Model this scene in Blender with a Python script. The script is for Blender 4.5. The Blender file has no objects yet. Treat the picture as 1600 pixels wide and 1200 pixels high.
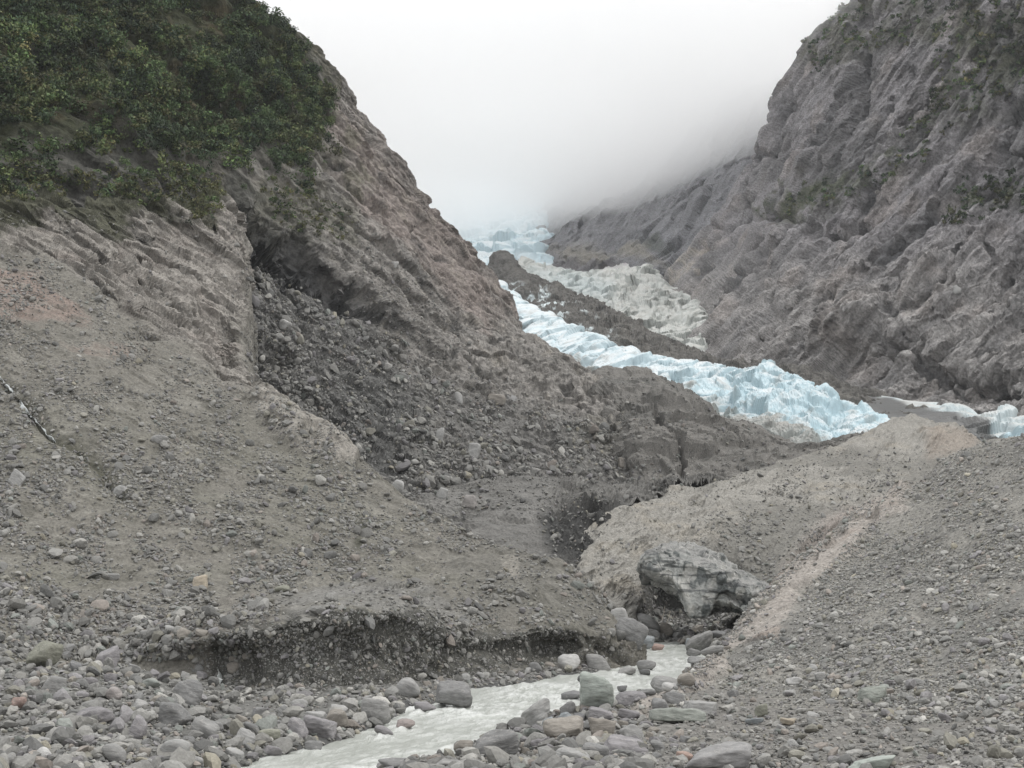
import bpy, math, random, time
import numpy as np
from mathutils import Vector
T0 = time.time()
rad = math.radians
sc = bpy.context.scene
C = sc.collection

# ------------------------------------------------------------------ camera
F = 2200.0
TH = math.atan(305 / F)
CAMZ = 8.0
cam_d = bpy.data.cameras.new('camera'); cam = bpy.data.objects.new('camera', cam_d); C.objects.link(cam)
cam_d.sensor_width = 36; cam_d.lens = F / 1600 * 36
cam_d.clip_start = 0.5; cam_d.clip_end = 12000
cam.location = (0, 0, CAMZ); cam.rotation_euler = (rad(90) + TH, 0, 0)
sc.camera = cam

# ------------------------------------------------------------------ world: overcast daylight
SUN_EL, SUN_AZ = 60, 105
w = bpy.data.worlds.new("World"); sc.world = w; w.use_nodes = True
nt = w.node_tree; nt.nodes.clear()
out = nt.nodes.new('ShaderNodeOutputWorld')
sky = nt.nodes.new('ShaderNodeTexSky'); sky.sky_type = 'NISHITA'; sky.sun_disc = False
sky.sun_elevation = rad(SUN_EL); sky.sun_rotation = rad(SUN_AZ)
bg_sky = nt.nodes.new('ShaderNodeBackground'); bg_sky.inputs[1].default_value = 0.05
nt.links.new(sky.outputs[0], bg_sky.inputs[0])
tc = nt.nodes.new('ShaderNodeTexCoord')
mp = nt.nodes.new('ShaderNodeMapping'); mp.inputs['Scale'].default_value = (1, 1, 3.0)
nt.links.new(tc.outputs['Generated'], mp.inputs[0])
nz = nt.nodes.new('ShaderNodeTexNoise'); nz.inputs['Scale'].default_value = 1.6; nz.inputs['Detail'].default_value = 3
nt.links.new(mp.outputs[0], nz.inputs['Vector'])
cr = nt.nodes.new('ShaderNodeValToRGB')
cr.color_ramp.elements[0].position = 0.25; cr.color_ramp.elements[0].color = (0.80, 0.81, 0.82, 1)
cr.color_ramp.elements[1].position = 0.7; cr.color_ramp.elements[1].color = (0.86, 0.865, 0.875, 1)
nt.links.new(nz.outputs[0], cr.inputs[0])
bg_cloud = nt.nodes.new('ShaderNodeBackground'); bg_cloud.inputs[1].default_value = 1.55
nt.links.new(cr.outputs[0], bg_cloud.inputs[0])
mx = nt.nodes.new('ShaderNodeMixShader'); mx.inputs[0].default_value = 0.96
nt.links.new(bg_sky.outputs[0], mx.inputs[1]); nt.links.new(bg_cloud.outputs[0], mx.inputs[2])
nt.links.new(mx.outputs[0], out.inputs[0])

sd_ = bpy.data.lights.new('sun', 'SUN'); sun = bpy.data.objects.new('sun', sd_); C.objects.link(sun)
sd_.energy = 1.5; sd_.angle = rad(22); sd_.color = (1.0, 0.97, 0.93)
_az = rad(SUN_AZ)
_dir = Vector((math.sin(_az) * math.cos(rad(SUN_EL)), math.cos(_az) * math.cos(rad(SUN_EL)), math.sin(rad(SUN_EL))))
sun.rotation_euler = _dir.to_track_quat('Z', 'Y').to_euler()

sc.view_settings.view_transform = 'Standard'; sc.view_settings.look = 'None'
sc.view_settings.gamma = 1; sc.view_settings.exposure = 0.1; sc.view_settings.use_curve_mapping = False
sc.cycles.volume_bounces = 14; sc.cycles.max_bounces = 16; sc.cycles.diffuse_bounces = 2
sc.cycles.volume_step_rate = 4

Q = 1.0   # mesh density

# ------------------------------------------------------------------ numeric helpers
ct, st = math.cos(TH), math.sin(TH)
def P(px, py, d):
    px = np.asarray(px, float); py = np.asarray(py, float); d = np.asarray(d, float)
    xr = (px - 800) / F; yr = (600 - py) / F
    y = ct - yr * st; z = st + yr * ct
    k = d / y
    return np.stack([xr * k, d + 0 * k, CAMZ + z * k], -1)
def proj(p):
    x, y, z = p[..., 0], p[..., 1], p[..., 2] - CAMZ
    f = y * ct + z * st; u = -y * st + z * ct
    f = np.maximum(f, 1e-3)
    return 800 + F * x / f, 600 - F * u / f
def depth0(py, z=0.0):
    yr = (600 - np.asarray(py, float)) / F
    return (z - CAMZ) * (ct - yr * st) / (st + yr * ct)
def unit(v):
    v = np.asarray(v, float); return v / np.linalg.norm(v)

M32 = np.uint32
def hsh(ix, iy, iz, s):
    with np.errstate(over='ignore'):
        h = ix.astype(M32) * M32(374761393) + iy.astype(M32) * M32(668265263) + iz.astype(M32) * M32(2147483647) + M32((s * 1274126177) & 0xffffffff)
        h = (h ^ (h >> M32(13))) * M32(1274126177)
        h = (h ^ (h >> M32(16))) * M32(2246822519)
        return h ^ (h >> M32(15))
def r01(h, k):
    with np.errstate(over='ignore'):
        h = (h + M32(k * 7919 + 17)) * M32(2654435761)
        h = h ^ (h >> M32(15)); h = h * M32(2246822519); h = h ^ (h >> M32(13))
    return (h & M32(0xffff)).astype(np.float32) / 65535.0
_G = np.random.RandomState(3).normal(size=(256, 3)).astype(np.float32)
_G /= np.linalg.norm(_G, axis=1)[:, None]
from concurrent.futures import ThreadPoolExecutor
_pool = ThreadPoolExecutor(4)
def chunked(fn):
    def g(p, *a, **k):
        p = np.asarray(p, np.float32); n = len(p)
        if n < 30000: return fn(p, *a, **k)
        parts = list(_pool.map(lambda i: fn(p[i:i + 20000], *a, **k), range(0, n, 20000)))
        if isinstance(parts[0], tuple): return tuple(np.concatenate(q) for q in zip(*parts))
        return np.concatenate(parts)
    return g
@chunked
def perlin(p, seed=0):
    i = np.floor(p).astype(np.int32); f = p - i
    u = f * f * f * (f * (f * 6 - 15) + 10)
    r = 0
    for dx in (0, 1):
        wx = u[:, 0] if dx else 1 - u[:, 0]
        for dy in (0, 1):
            wy = wx * (u[:, 1] if dy else 1 - u[:, 1])
            for dz in (0, 1):
                wz = wy * (u[:, 2] if dz else 1 - u[:, 2])
                g = _G[hsh(i[:, 0] + dx, i[:, 1] + dy, i[:, 2] + dz, seed) & M32(255)]
                r = r + wz * (g[:, 0] * (f[:, 0] - dx) + g[:, 1] * (f[:, 1] - dy) + g[:, 2] * (f[:, 2] - dz))
    return r * 1.6
def fbm(p, oct=4, seed=0, gain=.5, lac=2.1):
    a, r, s = 1.0, 0, 0
    for k in range(oct):
        r = r + a * perlin(p * np.float32(lac ** k), seed + k * 7); s += a; a *= gain
    return r / s
def ridged(p, oct=4, seed=0, gain=.55, lac=2.1):
    a, r, s = 1.0, 0, 0
    for k in range(oct):
        n = 1 - np.abs(perlin(p * np.float32(lac ** k), seed + k * 7)) * 2
        r = r + a * n; s += a; a *= gain
    return r / s
@chunked
def facets(p, seed=0, tilt=1.0, k=36.0):
    """blocky rock: every cell is a tilted plane. returns height, F2-F1, random of the cell"""
    p = np.asarray(p, np.float32)
    i = np.floor(p).astype(np.int32); f = p - i
    n = len(p); b1 = np.full(n, 9, np.float32); b2 = np.full(n, 9, np.float32)
    k = np.float32(k); sw = np.full(n, 1e-12, np.float32); sh = np.zeros(n, np.float32); tilt = np.float32(2 * tilt)
    for dx in (-1, 0, 1):
        for dy in (-1, 0, 1):
            for dz in (-1, 0, 1):
                h = hsh(i[:, 0] + dx, i[:, 1] + dy, i[:, 2] + dz, seed)
                v0 = dx + .1 + .8 * r01(h, 1) - f[:, 0]; v1 = dy + .1 + .8 * r01(h, 2) - f[:, 1]; v2 = dz + .1 + .8 * r01(h, 3) - f[:, 2]
                d = v0 * v0 + v1 * v1 + v2 * v2
                b2 = np.minimum(b2, np.maximum(b1, d)); b1 = np.minimum(b1, d)
                w_ = np.exp(-k * d)
                sw += w_
                sh += w_ * (r01(h, 7) - .5 + tilt * ((r01(h, 4) - .5) * v0 + (r01(h, 5) - .5) * v1 + (r01(h, 6) - .5) * v2))
    return sh / sw, np.sqrt(b2) - np.sqrt(b1), b1
def frame_for(dirv):
    a = unit(dirv); b = unit(np.cross(a, (0.1, 0.3, 1.0))); c = np.cross(a, b)
    return np.stack([a, b, c], 1).astype(np.float32)
def smooth(a, b, x):
    t = np.clip((x - a) / (b - a + 1e-9), 0, 1); return t * t * (3 - 2 * t)
def sdpoly(px, py, poly):
    poly = np.asarray(poly, float); n = len(poly)
    d = np.full(px.shape, 1e18); s = np.ones(px.shape, bool)
    for i in range(n):
        a = poly[i]; b = poly[i - 1]
        e = b - a; wx = px - a[0]; wy = py - a[1]
        t = np.clip((wx * e[0] + wy * e[1]) / (e @ e + 1e-12), 0, 1)
        d = np.minimum(d, (wx - e[0] * t) ** 2 + (wy - e[1] * t) ** 2)
        c1 = py >= a[1]; c2 = py < b[1]; c3 = e[0] * wy > e[1] * wx
        fl = (c1 & c2 & c3) | (~c1 & ~c2 & ~c3); s ^= fl
    return np.sqrt(d) * np.where(s, 1, -1)      # negative inside
def inpoly(px, py, poly, soft):
    return 1 - smooth(-soft, soft, sdpoly(px, py, poly))
def sdline(px, py, pts):
    pts = np.asarray(pts, float); d = np.full(px.shape, 1e18)
    for i in range(len(pts) - 1):
        a = pts[i]; e = pts[i + 1] - a
        t = np.clip(((px - a[0]) * e[0] + (py - a[1]) * e[1]) / (e @ e + 1e-12), 0, 1)
        d = np.minimum(d, (px - a[0] - e[0] * t) ** 2 + (py - a[1] - e[1] * t) ** 2)
    return np.sqrt(d)
def mix(a, b, m):
    return a * (1 - m[:, None]) + np.asarray(b, float) * m[:, None]
def hermite(tk, V, t):
    """cubic through V (k,m) at tk with limited finite-difference tangents"""
    dt = np.diff(tk)[:, None]; s = np.diff(V, axis=0) / dt
    m = np.empty_like(V); m[0] = s[0]; m[-1] = s[-1]
    m[1:-1] = (s[:-1] * dt[1:] + s[1:] * dt[:-1]) / (dt[1:] + dt[:-1])
    i = np.clip(np.searchsorted(tk, t, side='right') - 1, 0, len(tk) - 2)
    h = (tk[i + 1] - tk[i])[:, None]; u = ((t - tk[i])[:, None]) / h
    u2, u3 = u * u, u * u * u
    return (2 * u3 - 3 * u2 + 1) * V[i] + (u3 - 2 * u2 + u) * h * m[i] + (-2 * u3 + 3 * u2) * V[i + 1] + (u3 - u2) * h * m[i + 1]

# ------------------------------------------------------------------ materials
def mat_rock(name, col='Col', rough=.9, fine=.35, bump=.35, scale=1.0, spec=.25):
    m = bpy.data.materials.new(name); m.use_nodes = True
    t = m.node_tree; bs = t.nodes['Principled BSDF']
    bs.inputs['Roughness'].default_value = rough; bs.inputs['Specular IOR Level'].default_value = spec
    tcn = t.nodes.new('ShaderNodeTexCoord')
    at = t.nodes.new('ShaderNodeAttribute'); at.attribute_name = 'Col'
    n1 = t.nodes.new('ShaderNodeTexNoise'); n1.inputs['Scale'].default_value = scale * 3; n1.inputs['Detail'].default_value = 6; n1.inputs['Roughness'].default_value = .7
    t.links.new(tcn.outputs['Object'], n1.inputs['Vector'])
    mr = t.nodes.new('ShaderNodeMapRange'); mr.inputs[1].default_value = .33; mr.inputs[2].default_value = .67
    mr.inputs[3].default_value = 1 - fine; mr.inputs[4].default_value = 1 + fine
    t.links.new(n1.outputs[0], mr.inputs[0])
    mu = t.nodes.new('ShaderNodeVectorMath'); mu.operation = 'SCALE'
    t.links.new(at.outputs['Color'], mu.inputs[0]); t.links.new(mr.outputs[0], mu.inputs['Scale'])
    t.links.new(mu.outputs[0], bs.inputs['Base Color'])
    bp = t.nodes.new('ShaderNodeBump'); bp.inputs['Strength'].default_value = bump; bp.inputs['Distance'].default_value = .3 / scale
    t.links.new(n1.outputs[0], bp.inputs['Height']); t.links.new(bp.outputs[0], bs.inputs['Normal'])
    return m, bs, mu
M_far, _, _ = mat_rock('mountain_rock', scale=.3, fine=.45, bump=.6)
M_near, _, _ = mat_rock('debris_rock', scale=1.0, fine=.4, bump=.5)
M_stone, _, _ = mat_rock('stone', scale=2.5, fine=.2, bump=.2)
M_leaf, _b, _ = mat_rock('scrub_leaves', scale=1.5, fine=.3, bump=0, rough=.7)
M_ice, _b, _ = mat_rock('glacier_ice', scale=.5, fine=.1, bump=.25, rough=.45, spec=.5)
_b.inputs['Subsurface Weight'].default_value = 0.0

# boulders: object colour x streaky schist noise
def mat_boulder():
    m = bpy.data.materials.new('boulder_schist'); m.use_nodes = True
    t = m.node_tree; bs = t.nodes['Principled BSDF']; bs.inputs['Roughness'].default_value = .8; bs.inputs['Specular IOR Level'].default_value = .3
    tcn = t.nodes.new('ShaderNodeTexCoord'); oi = t.nodes.new('ShaderNodeObjectInfo')
    mpn = t.nodes.new('ShaderNodeMapping'); mpn.inputs['Scale'].default_value = (.8, 1, 3.2); mpn.inputs['Rotation'].default_value = (.25, .3, 0)
    ad = t.nodes.new('ShaderNodeVectorMath'); ad.operation = 'ADD'
    sc_ = t.nodes.new('ShaderNodeVectorMath'); sc_.operation = 'SCALE'; sc_.inputs[0].default_value = (37, 91, 53)
    t.links.new(oi.outputs['Random'], sc_.inputs['Scale'])
    t.links.new(tcn.outputs['Object'], ad.inputs[0]); t.links.new(sc_.outputs[0], ad.inputs[1])
    t.links.new(ad.outputs[0], mpn.inputs[0])
    n1 = t.nodes.new('ShaderNodeTexNoise'); n1.inputs['Scale'].default_value = 2.4; n1.inputs['Detail'].default_value = 7; n1.inputs['Roughness'].default_value = .65; n1.inputs['Distortion'].default_value = .6
    t.links.new(mpn.outputs[0], n1.inputs['Vector'])
    mr = t.nodes.new('ShaderNodeMapRange'); mr.inputs[1].default_value = .3; mr.inputs[2].default_value = .7; mr.inputs[3].default_value = .72; mr.inputs[4].default_value = 1.25
    t.links.new(n1.outputs[0], mr.inputs[0])
    mu = t.nodes.new('ShaderNodeVectorMath'); mu.operation = 'SCALE'
    t.links.new(oi.outputs['Color'], mu.inputs[0]); t.links.new(mr.outputs[0], mu.inputs['Scale'])
    # thin pale quartz veins
    n2 = t.nodes.new('ShaderNodeTexNoise'); n2.inputs['Scale'].default_value = 1.3; n2.inputs['Detail'].default_value = 3; n2.inputs['Distortion'].default_value = 1.2
    t.links.new(mpn.outputs[0], n2.inputs['Vector'])
    c2 = t.nodes.new('ShaderNodeValToRGB'); c2.color_ramp.elements[0].position = .5; c2.color_ramp.elements[0].color = (0, 0, 0, 1)
    c2.color_ramp.elements[1].position = .53; c2.color_ramp.elements[1].color = (0, 0, 0, 1)
    e = c2.color_ramp.elements.new(.515); e.color = (.45, .45, .45, 1)
    t.links.new(n2.outputs[0], c2.inputs[0])
    mxn = t.nodes.new('ShaderNodeMix'); mxn.data_type = 'RGBA'; mxn.inputs[7].default_value = (.42, .4, .37, 1)
    t.links.new(c2.outputs[0], mxn.inputs[0]); t.links.new(mu.outputs[0], mxn.inputs[6])
    t.links.new(mxn.outputs[2], bs.inputs['Base Color'])
    bp = t.nodes.new('ShaderNodeBump'); bp.inputs['Strength'].default_value = .5; bp.inputs['Distance'].default_value = .12
    t.links.new(n1.outputs[0], bp.inputs['Height']); t.links.new(bp.outputs[0], bs.inputs['Normal'])
    return m
M_boulder = mat_boulder()

# ------------------------------------------------------------------ meshes
def make_mesh(name, V, faces, mats, col=None, smooth_=False):
    """faces: (n,3) or (n,4) int array"""
    me = bpy.data.meshes.new(name); k = faces.shape[1]
    me.vertices.add(len(V)); me.vertices.foreach_set('co', np.ascontiguousarray(V, np.float32).ravel())
    me.loops.add(faces.size); me.loops.foreach_set('vertex_index', np.ascontiguousarray(faces, np.int32).ravel())
    me.polygons.add(len(faces)); me.polygons.foreach_set('loop_start', np.arange(len(faces), dtype=np.int32) * k)
    me.polygons.foreach_set('use_smooth', np.full(len(faces), smooth_, bool))
    if col is not None:
        a = me.color_attributes.new('Col', 'FLOAT_COLOR', 'POINT')
        c = np.ones((len(V), 4), np.float32); c[:, :3] = np.clip(col, 0.004, .95); a.data.foreach_set('color', c.ravel())
    me.update(calc_edges=True); me.validate()
    for m in (mats if isinstance(mats, (list, tuple)) else [mats]): me.materials.append(m)
    return me
def link(name, me, kind=None, label=None, cat=None, group=None, parent=None):
    o = bpy.data.objects.new(name, me); C.objects.link(o)
    if kind: o['kind'] = kind
    if label: o['label'] = label
    if cat: o['category'] = cat
    if group: o['group'] = group
    if parent: o.parent = parent
    return o

SHEETS = []     # every finished sheet: (points, normals, name)
def grid_faces(nr, nc):
    i = np.arange(nr * nc).reshape(nr, nc)
    return np.stack([i[:-1, :-1], i[:-1, 1:], i[1:, 1:], i[1:, :-1]], -1).reshape(-1, 4)
def grid_normals(G):
    du = np.gradient(G, axis=1); dv = np.gradient(G, axis=0)
    n = np.cross(du, dv); n /= np.linalg.norm(n, axis=-1, keepdims=True) + 1e-12
    return n
def sheet(rows, nr, nc, left=None, right=None, top=None, bottom=None):
    """rows: lists of (px,py,d); world-space cubic surface; left/right/top/bottom: world offset(s) of extra edge points that carry the body round behind its outline"""
    nr = int(nr * Q); nc = int(nc * Q)
    W = []
    m = max(len(r) for r in rows) * 4
    for r in rows:
        r = np.array(r, float); p = P(r[:, 0], r[:, 1], r[:, 2])
        if left: p = np.vstack([p[:1] + np.array(left, float), p])
        if right: p = np.vstack([p, p[-1:] + np.array(right, float)])
        W.append(p)
    if bottom: W.insert(0, W[0] + np.array(bottom, float))
    if top:
        W.append(W[-1] + np.array(top, float))
    # screen-length parametrisation
    R = []
    for p in W:
        a, b = proj(p); L = np.hypot(np.diff(a), np.diff(b)) + 12
        tk = np.concatenate([[0], np.cumsum(L)]); tk /= tk[-1]
        R.append(hermite(tk, p, np.linspace(0, 1, nc)))
    R = np.array(R)
    a, b = proj(R); L = np.hypot(np.diff(a, axis=0), np.diff(b, axis=0)).mean(1) + 12
    tk = np.concatenate([[0], np.cumsum(L)]); tk /= tk[-1]
    G = hermite(tk, R.reshape(len(W), -1), np.linspace(0, 1, nr)).reshape(nr, nc, 3)
    return G
def orient(G):
    n = grid_normals(G)
    to = np.array([0, 0, CAMZ]) - G
    if np.mean(np.sum(n * to, -1) > 0) < .5: n = -n
    return n
GAIN = .97; SAT = .8
def finish(name, G, colfn, mat, kind='structure', zbuf=True, gain=None, **kw):
    nr, nc, _ = G.shape
    n = orient(G); V = G.reshape(-1, 3)
    col = colfn(V, n.reshape(-1, 3)) * (gain if gain else (1.0 if kind == 'thing' or 'water' in name else GAIN))
    if kind != 'thing' and 'water' not in name:
        gm = col.mean(1)[:, None]; sat = np.where(col[:, 1:2] > col[:, :1], 1.0, SAT); col = (gm + (col - gm) * sat) * ([1.0, .995, .97] if mat is M_near else [1.0, 1.0, .99])
    f = grid_faces(nr, nc)
    a = G[1, 1] - G[0, 0]; b = G[0, 1] - G[1, 0]
    fn = np.cross(G[nr // 2, nc // 2 + 1] - G[nr // 2, nc // 2], G[nr // 2 + 1, nc // 2] - G[nr // 2, nc // 2])
    if fn @ n[nr // 2, nc // 2] < 0: f = f[:, ::-1]
    me = make_mesh(name, V, f, mat, col)
    o = link(name, me, kind, **kw)
    if zbuf: SHEETS.append((V.astype(np.float32), n.reshape(-1, 3).astype(np.float32), name))
    print('%-22s %8d verts  %.0fs' % (name, len(V), time.time() - T0))
    return o
def rockdisp(V, dirv, lam, seed, stretch=3.2, fac=(1, .5, .25), rid=.45, warp=.22):
    Fm = frame_for(dirv)
    q = (V.astype(np.float32) @ Fm) / lam
    q[:, 0] /= stretch
    wv = np.stack([perlin(q * .9 + 11.3, seed + 91), perlin(q * .9 + 3.1, seed + 92), perlin(q * .9 - 7.7, seed + 93)], 1)
    q = q + wv * warp
    h = 0
    for k, a in enumerate(fac):
        if a: h = h + a * facets(q * (2.6 ** k), seed + k)[0]
    if rid: h = h + rid * (ridged(q * 1.7, 4, seed + 20) - .3)
    return h - h.mean()
def strata(G, V, along, lam, seed, sharp=.14, nm=None):
    """long undercut ledges running along the foliation"""
    nm = grid_normals(G)[::9, ::9].reshape(-1, 3).mean(0) if nm is None else nm; al = unit(along)
    b_ = unit(np.cross(al, nm)); b_ = b_ if b_[2] < 0 else -b_
    fr_ = frame_for(al); q = (V.astype(np.float32) @ fr_); q[:, 0] /= 3.5
    u = V @ b_ / lam + 1.0 * fbm(q / (lam * 1.6), 3, seed) + .12 * perlin(q / (lam * .25), seed + 5)
    s = u - np.floor(u); saw = s - smooth(1 - sharp, 1, s)
    o = (saw - .35) * smooth(-.35, .35, perlin(q / (lam * 1.3) + 3.3, seed + 9)); return o - o.mean()
def px_noise(V, lam, seed):       # soft wobble for colour-patch edges
    return fbm(V.astype(np.float32) / lam, 3, seed)

def carve_line(px, py, pts, width):   # 1 on the line, 0 away
    return np.clip(1 - sdline(px, py, pts) / width, 0, 1)

# ================================================================== TERRAIN
def disp(G, h):
    n = orient(G); return G + n * h.reshape(G.shape[:2])[..., None]
def streaks(V, dirv, lam, seed, st_=.12):
    """long thin dark joints and stains along the foliation, standing in for crack shade"""
    q = V @ frame_for(dirv) * [st_, 1, 1]
    return np.clip(1 - np.abs(px_noise(q, lam, seed)) * 14, 0, 1) * smooth(-.15, .25, px_noise(V, lam * 7, seed + 3))
def cracks(a, b, V, lines, wpx, wob=26, lam=12):
    """authored joints and clefts, wobbling and broken along their length"""
    n1 = px_noise(V, lam, 301); n2 = px_noise(V, lam, 302); m = 0 * a
    for L_ in lines: m = np.maximum(m, np.clip(1 - sdline(a + wob * n1, b + wob * n2, L_) / wpx, 0, 1))
    return m * smooth(-.45, .05, px_noise(V, lam * 1.5, 303))
def relax(G, n=1):
    for _ in range(n):
        H = G.copy(); H[1:-1, 1:-1] = G[1:-1, 1:-1] * .4 + (G[:-2, 1:-1] + G[2:, 1:-1] + G[1:-1, :-2] + G[1:-1, 2:]) * .15; G = H
    return G
def dispf(G, h, lam=3.0):
    """fine relief, eased where the grid is stretched over a step"""
    e = np.maximum(np.linalg.norm(np.gradient(G, axis=0), axis=-1), np.linalg.norm(np.gradient(G, axis=1), axis=-1))
    k = (np.clip(lam / (3.5 * e), 0, 1) ** 1.5).ravel()
    n = orient(relax(G, 10)); return G + n * (h * k).reshape(G.shape[:2])[..., None]
def flat(G): return G.reshape(-1, 3)
def pxy(G):
    a, b = proj(flat(G)); return a, b

# ---- the valley floor far around (reaches the horizon)
S = 6000.0
gp = np.array([[-S, -S, -4], [S, -S, -4], [S, S, -4], [-S, S, -4]], float)
me = make_mesh('ground', gp, np.array([[0, 1, 2, 3]]), M_near, np.tile([.2, .19, .175], (4, 1)))
link('ground', me, 'structure', label='grey gravel valley floor reaching to the horizon')

# ---- B: the big spur on the far left, from the forested top down to the gorge
dirB = P(740, 375, 490) - P(530, 130, 450)
rowsB = [
 [(-300, 260, 262), (-50, 330, 272), (100, 400, 282), (330, 520, 290), (380, 590, 284), (420, 660, 274), (465, 720, 262), (520, 770, 248), (580, 810, 233), (660, 850, 222), (740, 880, 214), (820, 890, 210), (900, 880, 215)],
 [(-250, 50, 295), (0, 140, 305), (130, 210, 312), (240, 280, 320), (330, 340, 335), (400, 420, 335), (450, 490, 328), (500, 560, 316), (540, 630, 304), (580, 690, 292), (640, 740, 280), (700, 775, 268), (780, 800, 256), (850, 825, 248), (935, 830, 246)],
 [(-150, -100, 335), (80, 40, 345), (220, 130, 355), (330, 220, 364), (420, 320, 372), (500, 410, 372), (560, 480, 368), (600, 550, 360), (650, 620, 348), (700, 670, 336), (760, 710, 324), (820, 750, 312), (880, 780, 300), (960, 800, 292)],
 [(0, -200, 370), (200, -50, 385), (330, 60, 400), (440, 170, 412), (500, 250, 420), (590, 340, 430), (660, 420, 435), (700, 500, 425), (750, 570, 408), (810, 620, 390), (870, 660, 372), (930, 700, 355), (985, 740, 340), (1020, 780, 325)],
 [(120, -300, 400), (275, -120, 415), (376, -2, 430), (442, 62, 440), (504, 125, 450), (524, 160, 455), (556, 205, 460), (594, 245, 467), (634, 300, 475), (668, 338, 484), (698, 374, 490), (716, 408, 486), (745, 446, 474), (768, 486, 462), (796, 526, 450), (866, 568, 430), (932, 604, 410), (988, 642, 390), (1026, 678, 375), (1056, 744, 352)],
]
G = sheet(rowsB, 760, 900, right=(-1, 25, -20), top=(25, 90, -60))
V = flat(G); a, b = pxy(G)
gully = inpoly(a, b, [(345, 290), (430, 330), (520, 420), (600, 490), (640, 560), (650, 640), (640, 740), (560, 735), (470, 650), (380, 600), (360, 480), (350, 380)], 25)
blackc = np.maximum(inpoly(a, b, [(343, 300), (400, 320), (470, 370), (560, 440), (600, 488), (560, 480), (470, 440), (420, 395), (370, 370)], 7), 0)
veg = inpoly(a, b, [(-400, -400), (200, -400), (395, -10), (470, 75), (525, 150), (500, 200), (515, 250), (470, 300), (430, 330), (360, 310), (300, 290), (190, 290), (60, 290), (-400, 300)], 25)
rub = inpoly(a, b, [(560, 560), (700, 600), (860, 640), (960, 660), (1040, 720), (1000, 800), (640, 800), (560, 740), (500, 650)], 30)
eB = np.tile(smooth(1.0, .90, np.linspace(0, 1, G.shape[1])) * .65 + .35, G.shape[0])
h = rockdisp(V, dirB, 26, 1, fac=(1, .6, .3)) * (3.4 - 2.0 * rub) * eB
h += strata(G, V, dirB, 24, 11) * 5.0 * eB * (1 - .7 * rub)
h += veg * (fbm(V / 24., 3, 55) * 7 - .5)
crB = cracks(a, b, V, [[(520, 250), (570, 330), (640, 440), (700, 560)], [(590, 260), (650, 370), (720, 430)], [(640, 420), (700, 500), (770, 600)], [(700, 470), (780, 540), (860, 590)], [(600, 500), (700, 590), (800, 640)], [(560, 400), (620, 500), (690, 590)], [(820, 560), (900, 620), (980, 690)]], 5)
clB = cracks(a, b, V, [[(405, 320), (425, 370), (445, 405)], [(440, 340), (465, 395), (485, 440)], [(500, 395), (520, 430), (540, 460)], [(555, 435), (575, 465), (592, 492)], [(470, 360), (510, 420)]], 8, 10)
h -= crB * 2.4 + clB * 6
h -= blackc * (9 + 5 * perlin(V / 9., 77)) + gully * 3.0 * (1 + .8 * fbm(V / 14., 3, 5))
# overhanging caves in the black gorge, and the ledge hollow on the spur
for (cx_, cy_, rx, ry, dp) in [(440, 385, 22, 20, 8), (475, 430, 20, 16, 8), (530, 425, 16, 12, 7), (575, 478, 16, 14, 6), (776, 600, 24, 14, 4), (750, 462, 26, 12, 3), (400, 350, 25, 18, 8)]:
    e = ((a - cx_) / rx) ** 2 + ((b - cy_) / ry) ** 2
    h -= dp * np.exp(-e * 1.4)
G = relax(disp(G, h)); V = flat(G)
G = relax(dispf(G, rockdisp(V, dirB, 6, 31, fac=(1, .5, 0), rid=.6, stretch=2.8) * 1.25, 6), 1); V = flat(G)
G = dispf(G, rockdisp(V, dirB, 9, 35, fac=(1, .6, .3), rid=.6, stretch=3.5) * 3.2 * np.clip(blackc * 1.5 + gully * .35, 0, 1), 9); V = flat(G)
G = dispf(G, strata(G, V, dirB, 7, 12) * 1.7 * (1 - veg), 5); V = flat(G)
G = dispf(G, rockdisp(V, dirB, 2.2, 33, fac=(1, 0, 0), rid=.9, stretch=4) * .7 * (1 - veg), 2.2)
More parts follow.
